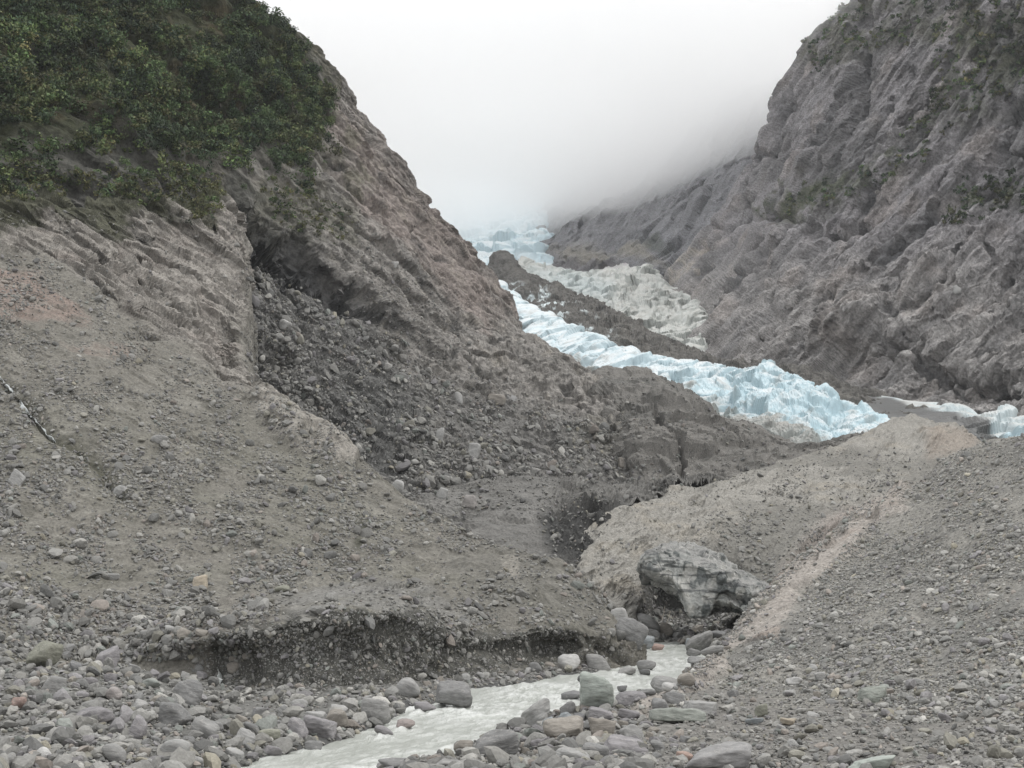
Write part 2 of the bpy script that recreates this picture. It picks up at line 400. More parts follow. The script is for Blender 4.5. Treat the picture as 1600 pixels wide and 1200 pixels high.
def colB(V, n):
    w1 = px_noise(V, 30, 3); w2 = px_noise(V, 8, 4); a2 = a + w1 * 60; b2 = b + w2 * 40
    c = np.tile([.232, .216, .198], (len(V), 1)).astype(float)
    c = mix(c, (.235, .195, .175), inpoly(a2, b2, [(500, 120), (560, 190), (740, 380), (800, 480), (760, 520), (640, 400), (560, 330), (510, 240)], 25) * .9)
    c = mix(c, (.12, .115, .075), inpoly(a2, b2, [(380, -20), (480, 70), (530, 150), (550, 260), (590, 330), (540, 330), (480, 200), (380, 60)], 18) * smooth(-.3, .3, w2) * .8)
    c = mix(c, (.27, .25, .21), inpoly(a2, b2, [(930, 660), (1000, 665), (1060, 720), (1050, 745), (990, 720), (930, 700)], 12))
    c = mix(c, (.27, .24, .2), smooth(.1, .45, w2) * .5)
    c = mix(c, (.12, .115, .105), smooth(.0, .5, px_noise(V, 15, 9)) * .45)
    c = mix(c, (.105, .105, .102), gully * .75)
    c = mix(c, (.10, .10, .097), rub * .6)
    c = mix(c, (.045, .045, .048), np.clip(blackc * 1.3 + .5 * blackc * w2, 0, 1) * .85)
    c = mix(c, (.085, .085, .05), inpoly(a2, b2, [(380, 280), (480, 290), (560, 340), (560, 380), (480, 370), (420, 340)], 14) * .5)
    c = c * (1 - .62 * streaks(V, dirB, 3.5, 61) * (1 - gully))[:, None]; c = mix(c, (.075, .073, .066), inpoly(a2, b2, [(-400, 180), (300, 170), (350, 250), (420, 300), (360, 330), (-400, 340)], 15) * .85)
    c = mix(c, (.05, .05, .05), np.clip(crB * .75 + clB, 0, .9))  # carved cracks and clefts darkened: seep stain plus shade put into the colour
    v = np.clip(veg * (1 - .75 * smooth(185, 260, b + 60 * w2)) * smooth(-.55, -.1, w1 + w2 + (veg - .6)), 0, 1)
    g = mix(np.tile([.038, .042, .022], (len(V), 1)).astype(float), (.075, .06, .025), smooth(0, .4, px_noise(V, 12, 22)))
    c = c * (1 - v[:, None]) + g * v[:, None]
    st_ = px_noise(V @ frame_for(dirB) * [.28, 1, 1], 1.9, 27)
    c *= (1 + .25 * px_noise(V, 2.2, 17) + .45 * st_ * (1 - v))[:, None]
    return c
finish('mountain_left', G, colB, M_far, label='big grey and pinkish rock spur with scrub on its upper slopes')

# ---- A: near left slope with pale slab, terrace and the undercut gravel bank
dirA = P(350, 500, 258) - P(60, 330, 262)
rowsA = [
 [(-280, 1070, 84), (0, 1062, 92), (150, 1075, 97), (330, 1085, 99), (500, 1090, 97), (650, 1068, 104), (750, 1055, 112), (850, 1048, 120), (940, 1040, 128), (1000, 1035, 131)],
 [(-280, 1010, 90), (0, 1010, 98), (150, 1030, 103), (330, 1035, 103.5), (500, 1030, 100.5), (650, 1015, 107), (730, 1020, 114), (800, 1022, 121), (860, 1015, 127), (940, 1018, 130), (1003, 1028, 132)],
 [(-280, 980, 94), (0, 978, 104), (150, 995, 107), (330, 985, 103), (450, 962, 101), (655, 955, 107), (700, 978, 112), (780, 985, 120), (860, 975, 126), (940, 990, 131), (1004, 1015, 133)],
 [(-280, 960, 105), (0, 952, 112), (200, 962, 115), (330, 962, 113), (450, 948, 110), (600, 938, 116), (700, 940, 126), (800, 948, 133), (900, 962, 137), (990, 998, 138)],
 [(-280, 900, 118), (0, 900, 130), (200, 915, 135), (400, 915, 138), (600, 902, 143), (700, 892, 148), (800, 885, 150), (900, 902, 150), (955, 950, 146)],
 [(-280, 800, 135), (0, 800, 150), (200, 810, 155), (400, 820, 160), (560, 835, 164), (680, 855, 167), (780, 860, 166), (880, 878, 160), (935, 915, 154)],
 [(-280, 700, 155), (0, 700, 170), (200, 700, 178), (350, 720, 182), (480, 740, 186), (560, 760, 188), (630, 775, 190), (690, 832, 184), (722, 855, 178)],
 [(-280, 600, 175), (0, 600, 192), (150, 600, 200), (300, 620, 206), (400, 640, 212), (480, 668, 214), (560, 722, 210), (590, 745, 208)],
 [(-280, 500, 195), (0, 500, 215), (120, 500, 225), (230, 520, 232), (310, 550, 236), (370, 590, 238), (400, 612, 236)],
 [(-280, 420, 212), (0, 420, 235), (120, 430, 245), (230, 450, 255), (310, 480, 258), (345, 500, 258), (372, 520, 256)],
 [(-280, 340, 230), (0, 340, 258), (120, 350, 268), (220, 370, 278), (300, 390, 284), (345, 400, 286), (368, 420, 286)],
 [(-280, 270, 245), (0, 290, 272), (120, 300, 285), (220, 310, 295), (290, 315, 302), (335, 302, 306), (350, 312, 306)],
]
G = sheet(rowsA, 1000, 900, right=(2, 14, -16), top=(-10, 60, 10), bottom=(0, -3, -3))
V = flat(G); a, b = pxy(G)
slab = inpoly(a + 30 * px_noise(V, 12, 8), b + 30 * px_noise(V, 12, 9), [(-400, 250), (360, 280), (380, 440), (372, 560), (400, 612), (330, 590), (230, 510), (150, 440), (60, 400), (-400, 330)], 14)
knob = inpoly(a, b, [(385, 620), (420, 610), (500, 670), (555, 720), (550, 745), (500, 725), (430, 680)], 6)
bank = inpoly(a, b, [(325, 1030), (345, 975), (450, 955), (655, 948), (710, 985), (860, 975), (960, 1000), (950, 1060), (640, 1110), (330, 1120)], 8)
rock_end = inpoly(a, b, [(905, 1000), (960, 985), (1010, 1010), (1010, 1060), (900, 1060)], 8)
mound = inpoly(a, b, [(690, 860), (800, 850), (900, 890), (950, 960), (860, 970), (740, 950)], 20)
h = rockdisp(V, dirA, 17, 41, fac=(1, .6, .35), stretch=3.5) * (1.1 * slab + .5) + strata(G, V, dirA, 11, 13) * 3.0 * slab
h += knob * (1.8 + 1.5 * facets(V / 5., 63)[0])
h += rock_end * rockdisp(V, (0.4, 0, 1), 3.2, 71, fac=(1, .5, .3), stretch=1.6) * 1.0
h += mound * (1 - bank) * .5 * fbm(V / 6., 3, 7)
gap = 1 - np.clip(slab + bank + rock_end, 0, 1)
h += gap * (fbm(V / 22., 3, 81) * 2.0 + fbm(V / 4.5, 4, 82) * .7 + fbm(V / .9, 2, 83) * .2)
# bank: vertical till face, hollowed and fluted
fl = bank * (1 - rock_end)
h += fl * (-.35 + 1.0 * fbm(V * [.35, .35, .12], 4, 85) + .25 * fbm(V / .7, 3, 86))
for (cx_, cy_, rx, ry, dp) in [(430, 1052, 90, 18, .9), (605, 985, 55, 18, .5), (560, 1060, 60, 16, .9), (885, 1012, 36, 16, .9), (700, 1045, 30, 25, 1.0), (350, 545, 16, 45, 4.0), (485, 690, 10, 14, 2), (170, 405, 30, 10, 2.0), (620 - 400, 520, 34, 9, 2.2), (620 / 2.66, 560, 14, 8, 2), (215, 425, 22, 7, 2.5), (60, 305, 55, 10, 4), (140, 300, 45, 14, 6), (235, 308, 35, 12, 5), (300, 330, 14, 20, 2.5), (100, 345, 30, 8, 2)]:
    e = ((a - cx_) / rx) ** 2 + ((b - cy_) / ry) ** 2
    h -= dp * np.exp(-e * 1.4)
crA = cracks(a, b, V, [[(0, 335), (120, 425), (260, 535)], [(60, 312), (200, 425), (330, 525)], [(150, 312), (290, 425), (368, 480)], [(205, 300), (350, 400)], [(20, 380), (150, 460)], [(250, 460), (320, 545), (380, 600)], [(320, 300), (345, 380)]], 4, 22, 9) * slab
h -= crA * 1.3
brook = carve_line(a, b, [(-60, 560), (0, 592), (35, 635), (60, 660), (85, 690), (120, 705), (165, 740), (190, 770)], 14)
h -= brook * 1.2
G = relax(disp(G, h)); V = flat(G); h = 0
h += rockdisp(V, dirA, 4, 51, fac=(1, .5, 0), stretch=4.5) * (1.1 * slab + .25)
h += rockdisp(V, dirA, 1.5, 53, fac=(1, 0, 0), rid=.8, stretch=6) * (.45 * slab)
h += strata(G, V, dirA, 3.2, 14) * 1.0 * slab
G = dispf(G, h, 3)
def colA(V, n):
    w1 = px_noise(V, 18, 13); w2 = px_noise(V, 5, 14); a2 = a + w1 * 40 + w2 * 12; b2 = b + w2 * 30
    c = np.tile([.165, .155, .135], (len(V), 1)).astype(float)
    c = mix(c, (.15, .145, .118), smooth(-.2, .4, w1) * .7 * smooth(600, 700, b))
    c = mix(c, (.255, .235, .215), slab * .9)
    c = mix(c, (.25, .215, .195), slab * smooth(.1, .5, px_noise(V, 9, 15)) * .5)
    c = mix(c, (.10, .095, .085), slab * smooth(.25, .6, w2) * .6)
    c = mix(c, (.235, .175, .15), inpoly(a2, b2, [(-60, 415), (60, 420), (110, 465), (130, 500), (40, 505), (-60, 500)], 12) * .8)
    c = mix(c, (.23, .18, .155), inpoly(a2, b2, [(105, 550), (200, 545), (205, 562), (140, 570)], 8) * .7)
    c = mix(c, (.27, .25, .225), knob * .8)
    c = mix(c, (.20, .175, .16), inpoly(a2, b2, [(-300, 955), (250, 965), (420, 955), (420, 975), (200, 985), (-300, 985)], 10) * .6)
    c = mix(c, (.185, .18, .17), inpoly(a2, b2, [(400, 930), (560, 905), (660, 915), (700, 950), (760, 975), (690, 975), (640, 950), (450, 955)], 10) * .9)
    c = mix(c, (.13, .125, .112), mound * .6)
    c = mix(c, (.27, .25, .22), inpoly(a2, b2, [(775, 865), (800, 862), (812, 890), (800, 905), (780, 890)], 5) * .7)
    c = mix(c, (.105, .10, .085), smooth(.05, .4, px_noise(V, 7, 71)) * .55 * (1 - slab)); c = mix(c, (.225, .215, .19), smooth(.1, .4, px_noise(V, 5, 72)) * .5 * (1 - slab))
    c = mix(c, (.06, .058, .055), crA * .7)  # stain and painted shade deepen the slab's carved joints
    c = c * (1 - .65 * streaks(V, dirA, 2.2, 62, .09) * slab)[:, None]
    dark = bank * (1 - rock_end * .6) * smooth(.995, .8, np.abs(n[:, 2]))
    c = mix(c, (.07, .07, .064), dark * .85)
    c = mix(c, (.05, .05, .03), brook * .8)
    c = mix(c, (.06, .06, .035), inpoly(a2, b2, [(300, 280), (350, 300), (345, 345), (320, 355), (290, 330)], 8) * .8)
    c = mix(c, (.05, .055, .03), inpoly(a2, b2, [(-300, 200), (350, 240), (350, 310), (300, 350), (230, 335), (180, 372), (100, 335), (0, 360), (-300, 360)], 12) * .8)
    for q in [(562, 841), (568, 818)]:
        c = mix(c, (.05, .05, .035), np.exp(-(((a - q[0]) / 10) ** 2 + ((b - q[1]) / 9) ** 2)) * .9)
    st_ = px_noise(V @ frame_for(dirA) * [.25, 1, 1], 1.1, 27)
    c *= (1 + .3 * px_noise(V, 1.3, 18) + .16 * px_noise(V, .45, 19) + .5 * st_ * slab)[:, None]
    return c
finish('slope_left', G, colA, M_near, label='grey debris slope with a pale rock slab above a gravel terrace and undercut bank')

# ---- dirty grey ice sheet in the gorge
G = sheet([
 [(600, 800, 212), (690, 870, 203), (770, 895, 199), (850, 905, 198), (905, 905, 196), (960, 895, 200)],
 [(620, 790, 216), (720, 862, 206), (800, 878, 203), (866, 886, 204), (908, 892, 203), (950, 885, 206)],
 [(640, 785, 222), (730, 815, 217), (800, 825, 216), (850, 838, 214), (900, 850, 213), (950, 840, 215)],
 [(655, 782, 230), (740, 795, 228), (800, 786, 228), (850, 800, 226), (900, 812, 226), (960, 805, 228)],
 [(665, 775, 240), (760, 770, 246), (840, 775, 250), (920, 785, 255), (1000, 780, 262), (1075, 760, 280)],
 [(700, 765, 262), (800, 750, 275), (880, 755, 285), (960, 765, 290), (1060, 750, 310), (1120, 740, 330)]], 260, 420, bottom=(0, 2, -6), top=(0, 20, -10))
V = flat(G); a, b = pxy(G)
h = rockdisp(V, (1, .3, -.4), 14, 201, fac=(1, .4, .1), stretch=2.6) * 1.3 + fbm(V / 2.5, 3, 202) * .3 + strata(G, V, (1, .2, -.25), 5, 204) * 1.0
ledge = carve_line(a, b, [(845, 790), (880, 800), (930, 812), (970, 815)], 9); h += 1.6 * rockdisp(V, (0, .2, 1), 7, 205, fac=(1, .5, .3)) * smooth(840, 890, a)
G = disp(G, h)
def colI(V, n):
    c = np.tile([.15, .145, .138], (len(V), 1)).astype(float)
    w = px_noise(V, 9, 3)
    c = mix(c, (.165, .16, .153), inpoly(a + 30 * w, b + 20 * w, [(620, 775), (830, 785), (860, 830), (895, 890), (720, 870)], 7) * .8); c = c * (1 + .5 * px_noise(V * [.3, .3, 1.6], 3.5, 6))[:, None]
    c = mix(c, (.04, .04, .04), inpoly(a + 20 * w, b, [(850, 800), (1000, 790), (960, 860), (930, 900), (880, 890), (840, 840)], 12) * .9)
    return c * (1 + .25 * px_noise(V, 1.5, 5) + .2 * w)[:, None]
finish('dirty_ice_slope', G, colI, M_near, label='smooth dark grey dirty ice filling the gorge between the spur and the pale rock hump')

# ---- M2: grey dirty ice and rock below the blue glacier
G = sheet([
 [(1000, 830, 285), (1060, 805, 290), (1110, 785, 300), (1190, 755, 310), (1290, 725, 328), (1390, 700, 345)],
 [(1010, 780, 310), (1065, 765, 312), (1120, 750, 318), (1190, 735, 328), (1280, 715, 345), (1390, 695, 360)],
 [(1000, 720, 340), (1060, 705, 340), (1120, 710, 345), (1190, 705, 355), (1270, 703, 368), (1380, 690, 385)],
 [(960, 640, 385), (1030, 650, 372), (1090, 660, 372), (1150, 665, 380), (1220, 690, 388), (1350, 694, 400)],
 [(925, 590, 430), (985, 580, 425), (1045, 592, 420), (1085, 622, 412), (1130, 645, 408), (1185, 655, 405), (1240, 685, 400), (1300, 700, 405), (1370, 700, 410)]], 330, 440, left=(-5, 10, -10), top=(0, 14, -12), bottom=(0, -4, -10))
V = flat(G); a, b = pxy(G)
h = rockdisp(V, (1, .2, -.6), 24, 211, fac=(1, .5, .2), stretch=1.8) * 3.4 + rockdisp(V, (1, 0, -1), 5, 215, fac=(1, .4, 0)) * .6
h -= 6 * carve_line(a + 22 * px_noise(V, 7, 3), b, [(1020, 645), (1040, 675), (1062, 700), (1068, 735)], 7)
G = disp(G, h)
def colM2(V, n):
    c = np.tile([.158, .15, .14], (len(V), 1)).astype(float); w = px_noise(V, 16, 3)
    c = mix(c, (.10, .098, .092), smooth(0, .4, w) * .7)
    c = mix(c, (.09, .088, .08), inpoly(a, b, [(990, 760), (1120, 740), (1150, 760), (1040, 800), (980, 810)], 12) * .7)
    return c * (1 + .3 * px_noise(V, 3, 5))[:, None]
finish('dirty_ice_mound', G, colM2, M_near, label='dark grey dirt covered ice and rock below the blue glacier tongue')

# ---- C: pale rock hump in the middle right
dirC = P(1150, 800, 225) - P(980, 960, 192)
G = sheet([
 [(840, 1000, 172), (930, 1010, 174), (1000, 1012, 176), (1060, 1010, 182), (1130, 1010, 182), (1200, 1005, 174), (1300, 1000, 165), (1500, 900, 165), (1750, 800, 165)],
 [(900, 960, 184), (960, 960, 184), (1010, 960, 187), (1070, 960, 193), (1140, 955, 193), (1200, 950, 187), (1310, 920, 184), (1500, 850, 190), (1750, 770, 200)],
 [(905, 905, 196), (950, 900, 194), (1010, 900, 196), (1080, 900, 201), (1160, 900, 202), (1230, 880, 200), (1320, 850, 200), (1480, 800, 212), (1740, 740, 222)],
 [(918, 860, 212), (980, 840, 212), (1060, 830, 215), (1150, 820, 220), (1240, 800, 225), (1330, 780, 232), (1450, 750, 250), (1720, 720, 260)],
 [(950, 818, 228), (1020, 790, 238), (1100, 780, 245), (1190, 760, 255), (1280, 740, 265), (1370, 720, 280), (1480, 710, 295), (1720, 700, 300)],
 [(1000, 785, 250), (1060, 772, 265), (1150, 744, 280), (1240, 717, 300), (1320, 695, 318), (1360, 680, 328), (1400, 660, 335), (1460, 662, 335), (1530, 700, 325), (1600, 705, 322), (1720, 700, 320)]],
 560, 860, left=(-2, 16, -10), top=(5, 25, -18), bottom=(0, -6, -6))
V = flat(G); a, b = pxy(G)
bare = np.maximum.reduce([inpoly(a + 25 * px_noise(V, 8, 1), b + 25 * px_noise(V, 8, 2), q, 14) for q in [
   [(900, 980), (900, 850), (960, 790), (1080, 755), (1150, 790), (1130, 850), (1040, 850), (1000, 880), (1010, 940), (980, 1000)],
   [(1060, 800), (1150, 740), (1260, 720), (1360, 745), (1430, 740), (1300, 790), (1200, 790), (1130, 800)],
   [(1220, 870), (1290, 800), (1360, 765), (1450, 760), (1450, 790), (1330, 830), (1240, 910)],
   [(1270, 700), (1330, 680), (1400, 652), (1470, 655), (1540, 705), (1430, 720), (1340, 710)]]])
h = rockdisp(V, dirC, 13, 221, fac=(1, .6, .35), stretch=2.6) * (.6 + .5 * bare) + strata(G, V, dirC, 9, 15) * 2.2 * bare
h += (1 - bare) * (fbm(V / 1.6, 3, 232) * .3)
h -= 3.5 * carve_line(a, b, [(1220, 900), (1260, 850), (1310, 815)], 10)
h += 2 * np.exp(-(((a - 1470) / 70) ** 2 + ((b - 690) / 26) ** 2))
G = relax(disp(G, h)); V = flat(G)
G = dispf(G, rockdisp(V, dirC, 3.4, 231, fac=(1, .5, 0), stretch=3.2) * (.15 + .2 * bare) + strata(G, V, dirC, 2.8, 16) * .7 * bare, 3); V = flat(G)
G = dispf(G, rockdisp(V, dirC, 1.3, 233, fac=(1, 0, 0), rid=.8, stretch=4) * .25 * bare, 1.3)
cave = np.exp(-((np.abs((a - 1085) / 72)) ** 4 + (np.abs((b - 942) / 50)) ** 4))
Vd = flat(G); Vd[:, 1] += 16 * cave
def colC(V, n):
    w = px_noise(V, 10, 3); w2 = px_noise(V, 3, 6)
    c = np.tile([.175, .168, .152], (len(V), 1)).astype(float)
    c = mix(c, (.262, .25, .228), bare)
    c = mix(c, (.275, .25, .21), bare * smooth(.05, .4, w) * .8)
    c = mix(c, (.26, .22, .2), inpoly(a, b, [(1220, 880), (1290, 800), (1460, 760), (1460, 800), (1300, 850)], 14) * .7)
    c = mix(c, (.26, .22, .185), inpoly(a, b, [(1440, 670), (1530, 690), (1520, 715), (1450, 720)], 10) * .8)
    c = mix(c, (.13, .125, .11), smooth(.15, .5, w2) * .5)
    c = c * (1 - .6 * streaks(V, dirC, 1.8, 63) * bare)[:, None]
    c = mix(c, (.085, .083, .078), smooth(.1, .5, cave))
    return c * (1 + .25 * w2 + .2 * px_noise(V, .9, 9))[:, None]
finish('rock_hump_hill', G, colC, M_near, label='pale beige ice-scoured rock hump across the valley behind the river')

# ---- D: the gravel scree on the right
G = sheet([
 [(1010, 1135, 79), (1100, 1140, 76), (1200, 1180, 64), (1400, 1240, 50), (1600, 1290, 45), (1900, 1330, 42)],
 [(1062, 1088, 96), (1120, 1095, 90), (1200, 1110, 82), (1300, 1130, 74), (1450, 1140, 67), (1600, 1135, 63), (1900, 1110, 58)],
 [(1083, 1062, 106), (1110, 1040, 106), (1180, 1050, 98), (1300, 1065, 88), (1450, 1075, 79), (1600, 1068, 74), (1900, 1035, 68)],
 [(1140, 1008, 113), (1165, 990, 113), (1240, 995, 105), (1330, 1000, 97), (1450, 1005, 89), (1600, 990, 83), (1900, 950, 76)],
 [(1195, 945, 122), (1270, 930, 118), (1360, 920, 112), (1470, 910, 104), (1600, 890, 97), (1900, 850, 88)],
 [(1245, 890, 130), (1320, 865, 129), (1400, 845, 125), (1490, 825, 117), (1600, 798, 111), (1900, 750, 100)],
 [(1320, 828, 140), (1390, 795, 141), (1450, 765, 139), (1520, 740, 133), (1600, 720, 126), (1900, 670, 112)],
 [(1400, 775, 150), (1440, 745, 152), (1480, 718, 151), (1520, 702, 147), (1560, 690, 141), (1620, 678, 134), (1900, 610, 120)]],
 620, 900, left=(-1, 8, -8), right=(25, -4, 1), top=(3, 22, -12), bottom=(0, -10, -4.5))
V = flat(G); a, b = pxy(G)
u = np.tile(np.linspace(0, 1, G.shape[1]), G.shape[0])
edge = np.array([(1030, 1110), (1083, 1062), (1140, 1008), (1195, 945), (1245, 890), (1320, 828), (1400, 770)])
de = np.interp(b, edge[::-1, 1], edge[::-1, 0]); de = a - de     # px to the right of the outline
rib = 1 - smooth(-8, 8, de - np.interp(b, [775, 800, 830, 870, 930, 1000, 1010, 1030, 1050, 1085], [20, 60, 45, 70, 45, 65, 10, 10, 50, 45]) + 22 * px_noise(V, 4, 3))
h = rib * (rockdisp(V, (1.0, .6, 1.3), 7, 241, fac=(1, .5, .2), stretch=3) * .7 + .5)
h += (1 - rib) * (fbm(V / 16., 3, 242) * 1.1 + fbm(V / 2.2, 3, 243) * .22 + fbm(V / .6, 2, 244) * .09)
G = disp(G, h)
chute = inpoly(a, b, [(1460, 1030), (1490, 990), (1640, 880), (1640, 900), (1500, 1010), (1470, 1050)], 10)
def colD(V, n):
    w = px_noise(V, 7, 3); w2 = px_noise(V, 1.5, 6)
    c = np.tile([.23, .22, .20], (len(V), 1)).astype(float)
    c = mix(c, (.17, .165, .155), smooth(-.1, .4, w) * .8)
    c = mix(c, (.15, .147, .14), chute * .8)
    c = mix(c, (.31, .28, .255), rib)
    c = mix(c, (.27, .225, .195), rib * smooth(.1, .5, w))
    return c * (1 + .22 * w2 + .2 * px_noise(V, .4, 9))[:, None]
finish('scree_slope', G, colD, M_near, label='grey stony scree falling to the river with a smooth pale rock rib along its edge')

# ---- river water outline (pixels on the water plane)
LEFT = [(300, 1230), (380, 1198), (425, 1180), (545, 1150), (600, 1128), (645, 1108), (675, 1100), (735, 1076), (800, 1072), (870, 1056), (935, 1050), (962, 1040), (1000, 1036), (1012, 1018), (1004, 1004)]
RIGHT = [(1060, 1002), (1085, 1012), (1128, 1026), (1112, 1044), (1085, 1068), (1052, 1075), (1030, 1084), (1000, 1088), (975, 1098), (1010, 1105), (985, 1112), (900, 1112), (850, 1122), (815, 1138), (830, 1150), (770, 1152), (720, 1168), (705, 1186), (640, 1196), (590, 1206), (575, 1230)]
RIVPX = np.array(LEFT + RIGHT, float)
RIV = np.stack([P(x, y, depth0(y))[:2] for x, y in RIVPX])
RIV = np.vstack([RIV, [[-9, 46], [-14, 30], [-30, 10], [-60, -40], [-80, -40], [-52, 10], [-30, 30], [-20, 46]]])
# ---- N: river bed and both banks near the camera
ctl = []
for (x, y, d) in [(-280, 1200, 48), (0, 1200, 51), (200, 1200, 54), (-280, 1100, 68), (0, 1100, 72), (200, 1100, 77), (300, 1150, 67), (-280, 1030, 88), (0, 1036, 93), (200, 1045, 94), (330, 1075, 98), (400, 1120, 82), (500, 1110, 83), (600, 1080, 94), (700, 1066, 103), (850, 1050, 118), (950, 1036, 129),
                  (750, 1190, 58), (900, 1150, 66.5), (1000, 1120, 76), (1100, 1100, 82), (1200, 1200, 51), (1000, 1200, 53), (1400, 1200, 49), (1700, 1200, 47), (1100, 1078, 93), (1200, 1100, 84), (1400, 1120, 72), (1000, 990, 172), (1080, 988, 170), (1150, 990, 160), (1140, 1000, 150), (1130, 1040, 115), (1300, 990, 140)]:
    ctl.append(P(x, y, d))
ctl += [np.array(p, float) for p in [(0, -60, 6.4), (0, 0, 6.3), (0, 14, 5.2), (25, 30, 3.2), (80, 0, 8), (100, 60, 8), (-20, 32, 1.6), (-60, 30, 2), (-60, 0, 1.2), (-90, 60, 3), (-80, 100, 4), (0, 200, .8), (60, 200, 2.5), (24, 196, .9), (30, 192, .8), (20, 188, .9)]]
ctl = np.array(ctl)
def rbf(xy, ctl):
    A = ctl[:, None, :2] - ctl[None, :, :2]; K = np.sqrt((A ** 2).sum(-1) + 9.0)
    n = len(ctl); M_ = np.zeros((n + 3, n + 3)); M_[:n, :n] = K + np.eye(n) * .3; M_[:n, n] = 1; M_[:n, n + 1:] = ctl[:, :2]; M_[n, :n] = 1; M_[n + 1:, :n] = ctl[:, :2].T
    s = np.linalg.solve(M_, np.concatenate([ctl[:, 2], [0, 0, 0]]))
    o = np.zeros(len(xy))
    for k in range(n): o += s[k] * np.sqrt(((xy - ctl[k, :2]) ** 2).sum(1) + 9.0)
    return o + s[n] + xy @ s[n + 1:]
nr, nc = int(620 * Q), int(900 * Q)
yy = np.concatenate([np.linspace(-60, 38, 40)[:-1], 1 / np.linspace(1 / 38, 1 / 215, nr)])
nr = len(yy)
xx = np.linspace(-340, 1950, nc)
X = (xx[None, :] - 800) / F * np.maximum(yy, 60)[:, None] * 1.05; Y = np.repeat(yy[:, None], nc, 1)
xy = np.stack([X.ravel(), Y.ravel()], 1)
sdr = sdpoly(xy[:, 0], xy[:, 1], RIV)
z0 = np.maximum(rbf(xy, ctl), .25)
V3 = np.stack([xy[:, 0], xy[:, 1], z0], 1)
z = np.where(sdr > 0, z0 * (1 - np.exp(-sdr / 1.6)) + .02, np.maximum(sdr * .5, -.7))
land = smooth(-.2, 1.5, sdr)
z = z + land * (fbm(V3 / 7., 3, 301) * .35 + fbm(V3 / 1.3, 3, 302) * .16 + np.abs(fbm(V3 / .4, 2, 303)) * .12)
G = np.stack([X, Y, z.reshape(nr, nc)], -1)
def colN(V, n):
    a, b = proj(V)
    w = px_noise(V, 6, 3); w2 = px_noise(V, 1.2, 6)
    c = np.tile([.15, .148, .14], (len(V), 1)).astype(float)
    c = mix(c, (.19, .18, .168), smooth(0, 10, V[:, 0] + 2) * .8)
    c = mix(c, (.10, .098, .09), smooth(.0, .4, w) * .6 * smooth(2, -4, V[:, 0]))
    c = mix(c, (.085, .085, .085), 1 - smooth(.1, 1.8, sdr))
    return c * (1 + .25 * w2 + .2 * px_noise(V, .35, 9))[:, None]
finish('riverbed_ground', G, colN, M_near, label='grey gravel and cobble flats on both banks of the glacial river')

# ---- water surface
wy = 1 / np.linspace(1 / 25, 1 / 200, int(700 * Q)); wx = np.linspace(100, 1300, int(620 * Q))
X = (wx[None, :] - 800) / F * np.maximum(wy, 40)[:, None]; Y = np.repeat(wy[:, None], len(wx), 1)
X = X - np.maximum(0, 55 - Y) * .55
V = np.stack([X.ravel(), Y.ravel(), 0 * X.ravel()], 1)
fd = unit((-.35, -1, 0)); fr = frame_for(fd)
q = V.astype(np.float32) @ fr; q[:, 0] *= .45
wv = np.stack([perlin(q / 1.7, 5), perlin(q / 1.7 + 9, 6), 0 * q[:, 0]], 1)
t1 = ridged(q / 2.6 + wv * .5, 4, 401); t2 = fbm(q / .7 + wv * .3, 4, 402); t3 = fbm(q / 9, 2, 403)
rough = smooth(-.3, .5, t3) * .7 + .5
zz = .20 * t1 * rough + .20 * t2 * rough + .12 * t3 - .06
G = np.stack([X, Y, zz.reshape(X.shape)], -1)
wa, wb = proj(V); splash = 0
for (x_, y_, w_) in [(711, 1104, 60), (938, 1107, 60), (840, 1131, 44), (896, 1093, 36), (972, 1080, 18), (918, 1067, 29), (1012, 1047, 31), (980, 1053, 27), (1093, 1036, 34), (491, 1171, 30), (635, 1137, 31), (662, 1110, 34), (1040, 1079, 40), (772, 1182, 60), (598, 1148, 30)]:
    splash = np.maximum(splash, np.exp(-((wa - x_ + .15 * w_) / (.62 * w_)) ** 2 - ((wb - y_ - 1) / (.10 * w_ + 3)) ** 2))
G[..., 2] += (splash * (.10 + .25 * t2)).reshape(X.shape)
M_water, bw, mw = mat_rock('glacial_water', scale=3, fine=.03, bump=.12, rough=.32, spec=.5)
foam = smooth(.15, .6, t1 * .7 + 1.0 * t2 + .15 * fbm(q / .2, 2, 404)) * smooth(-.4, .2, t3)
def colW(V, n):
    c = np.tile([.34, .353, .322], (len(V), 1)).astype(float)
    c = mix(c, (.28, .293, .265), smooth(.1, -.4, t1) * .8)
    return mix(c, (.54, .55, .525), np.clip(foam * .9 + splash * smooth(-.4, .2, t2), 0, 1))
finish('river_water', G, colW, M_water, label='milky grey glacial river with pale foaming rapids')

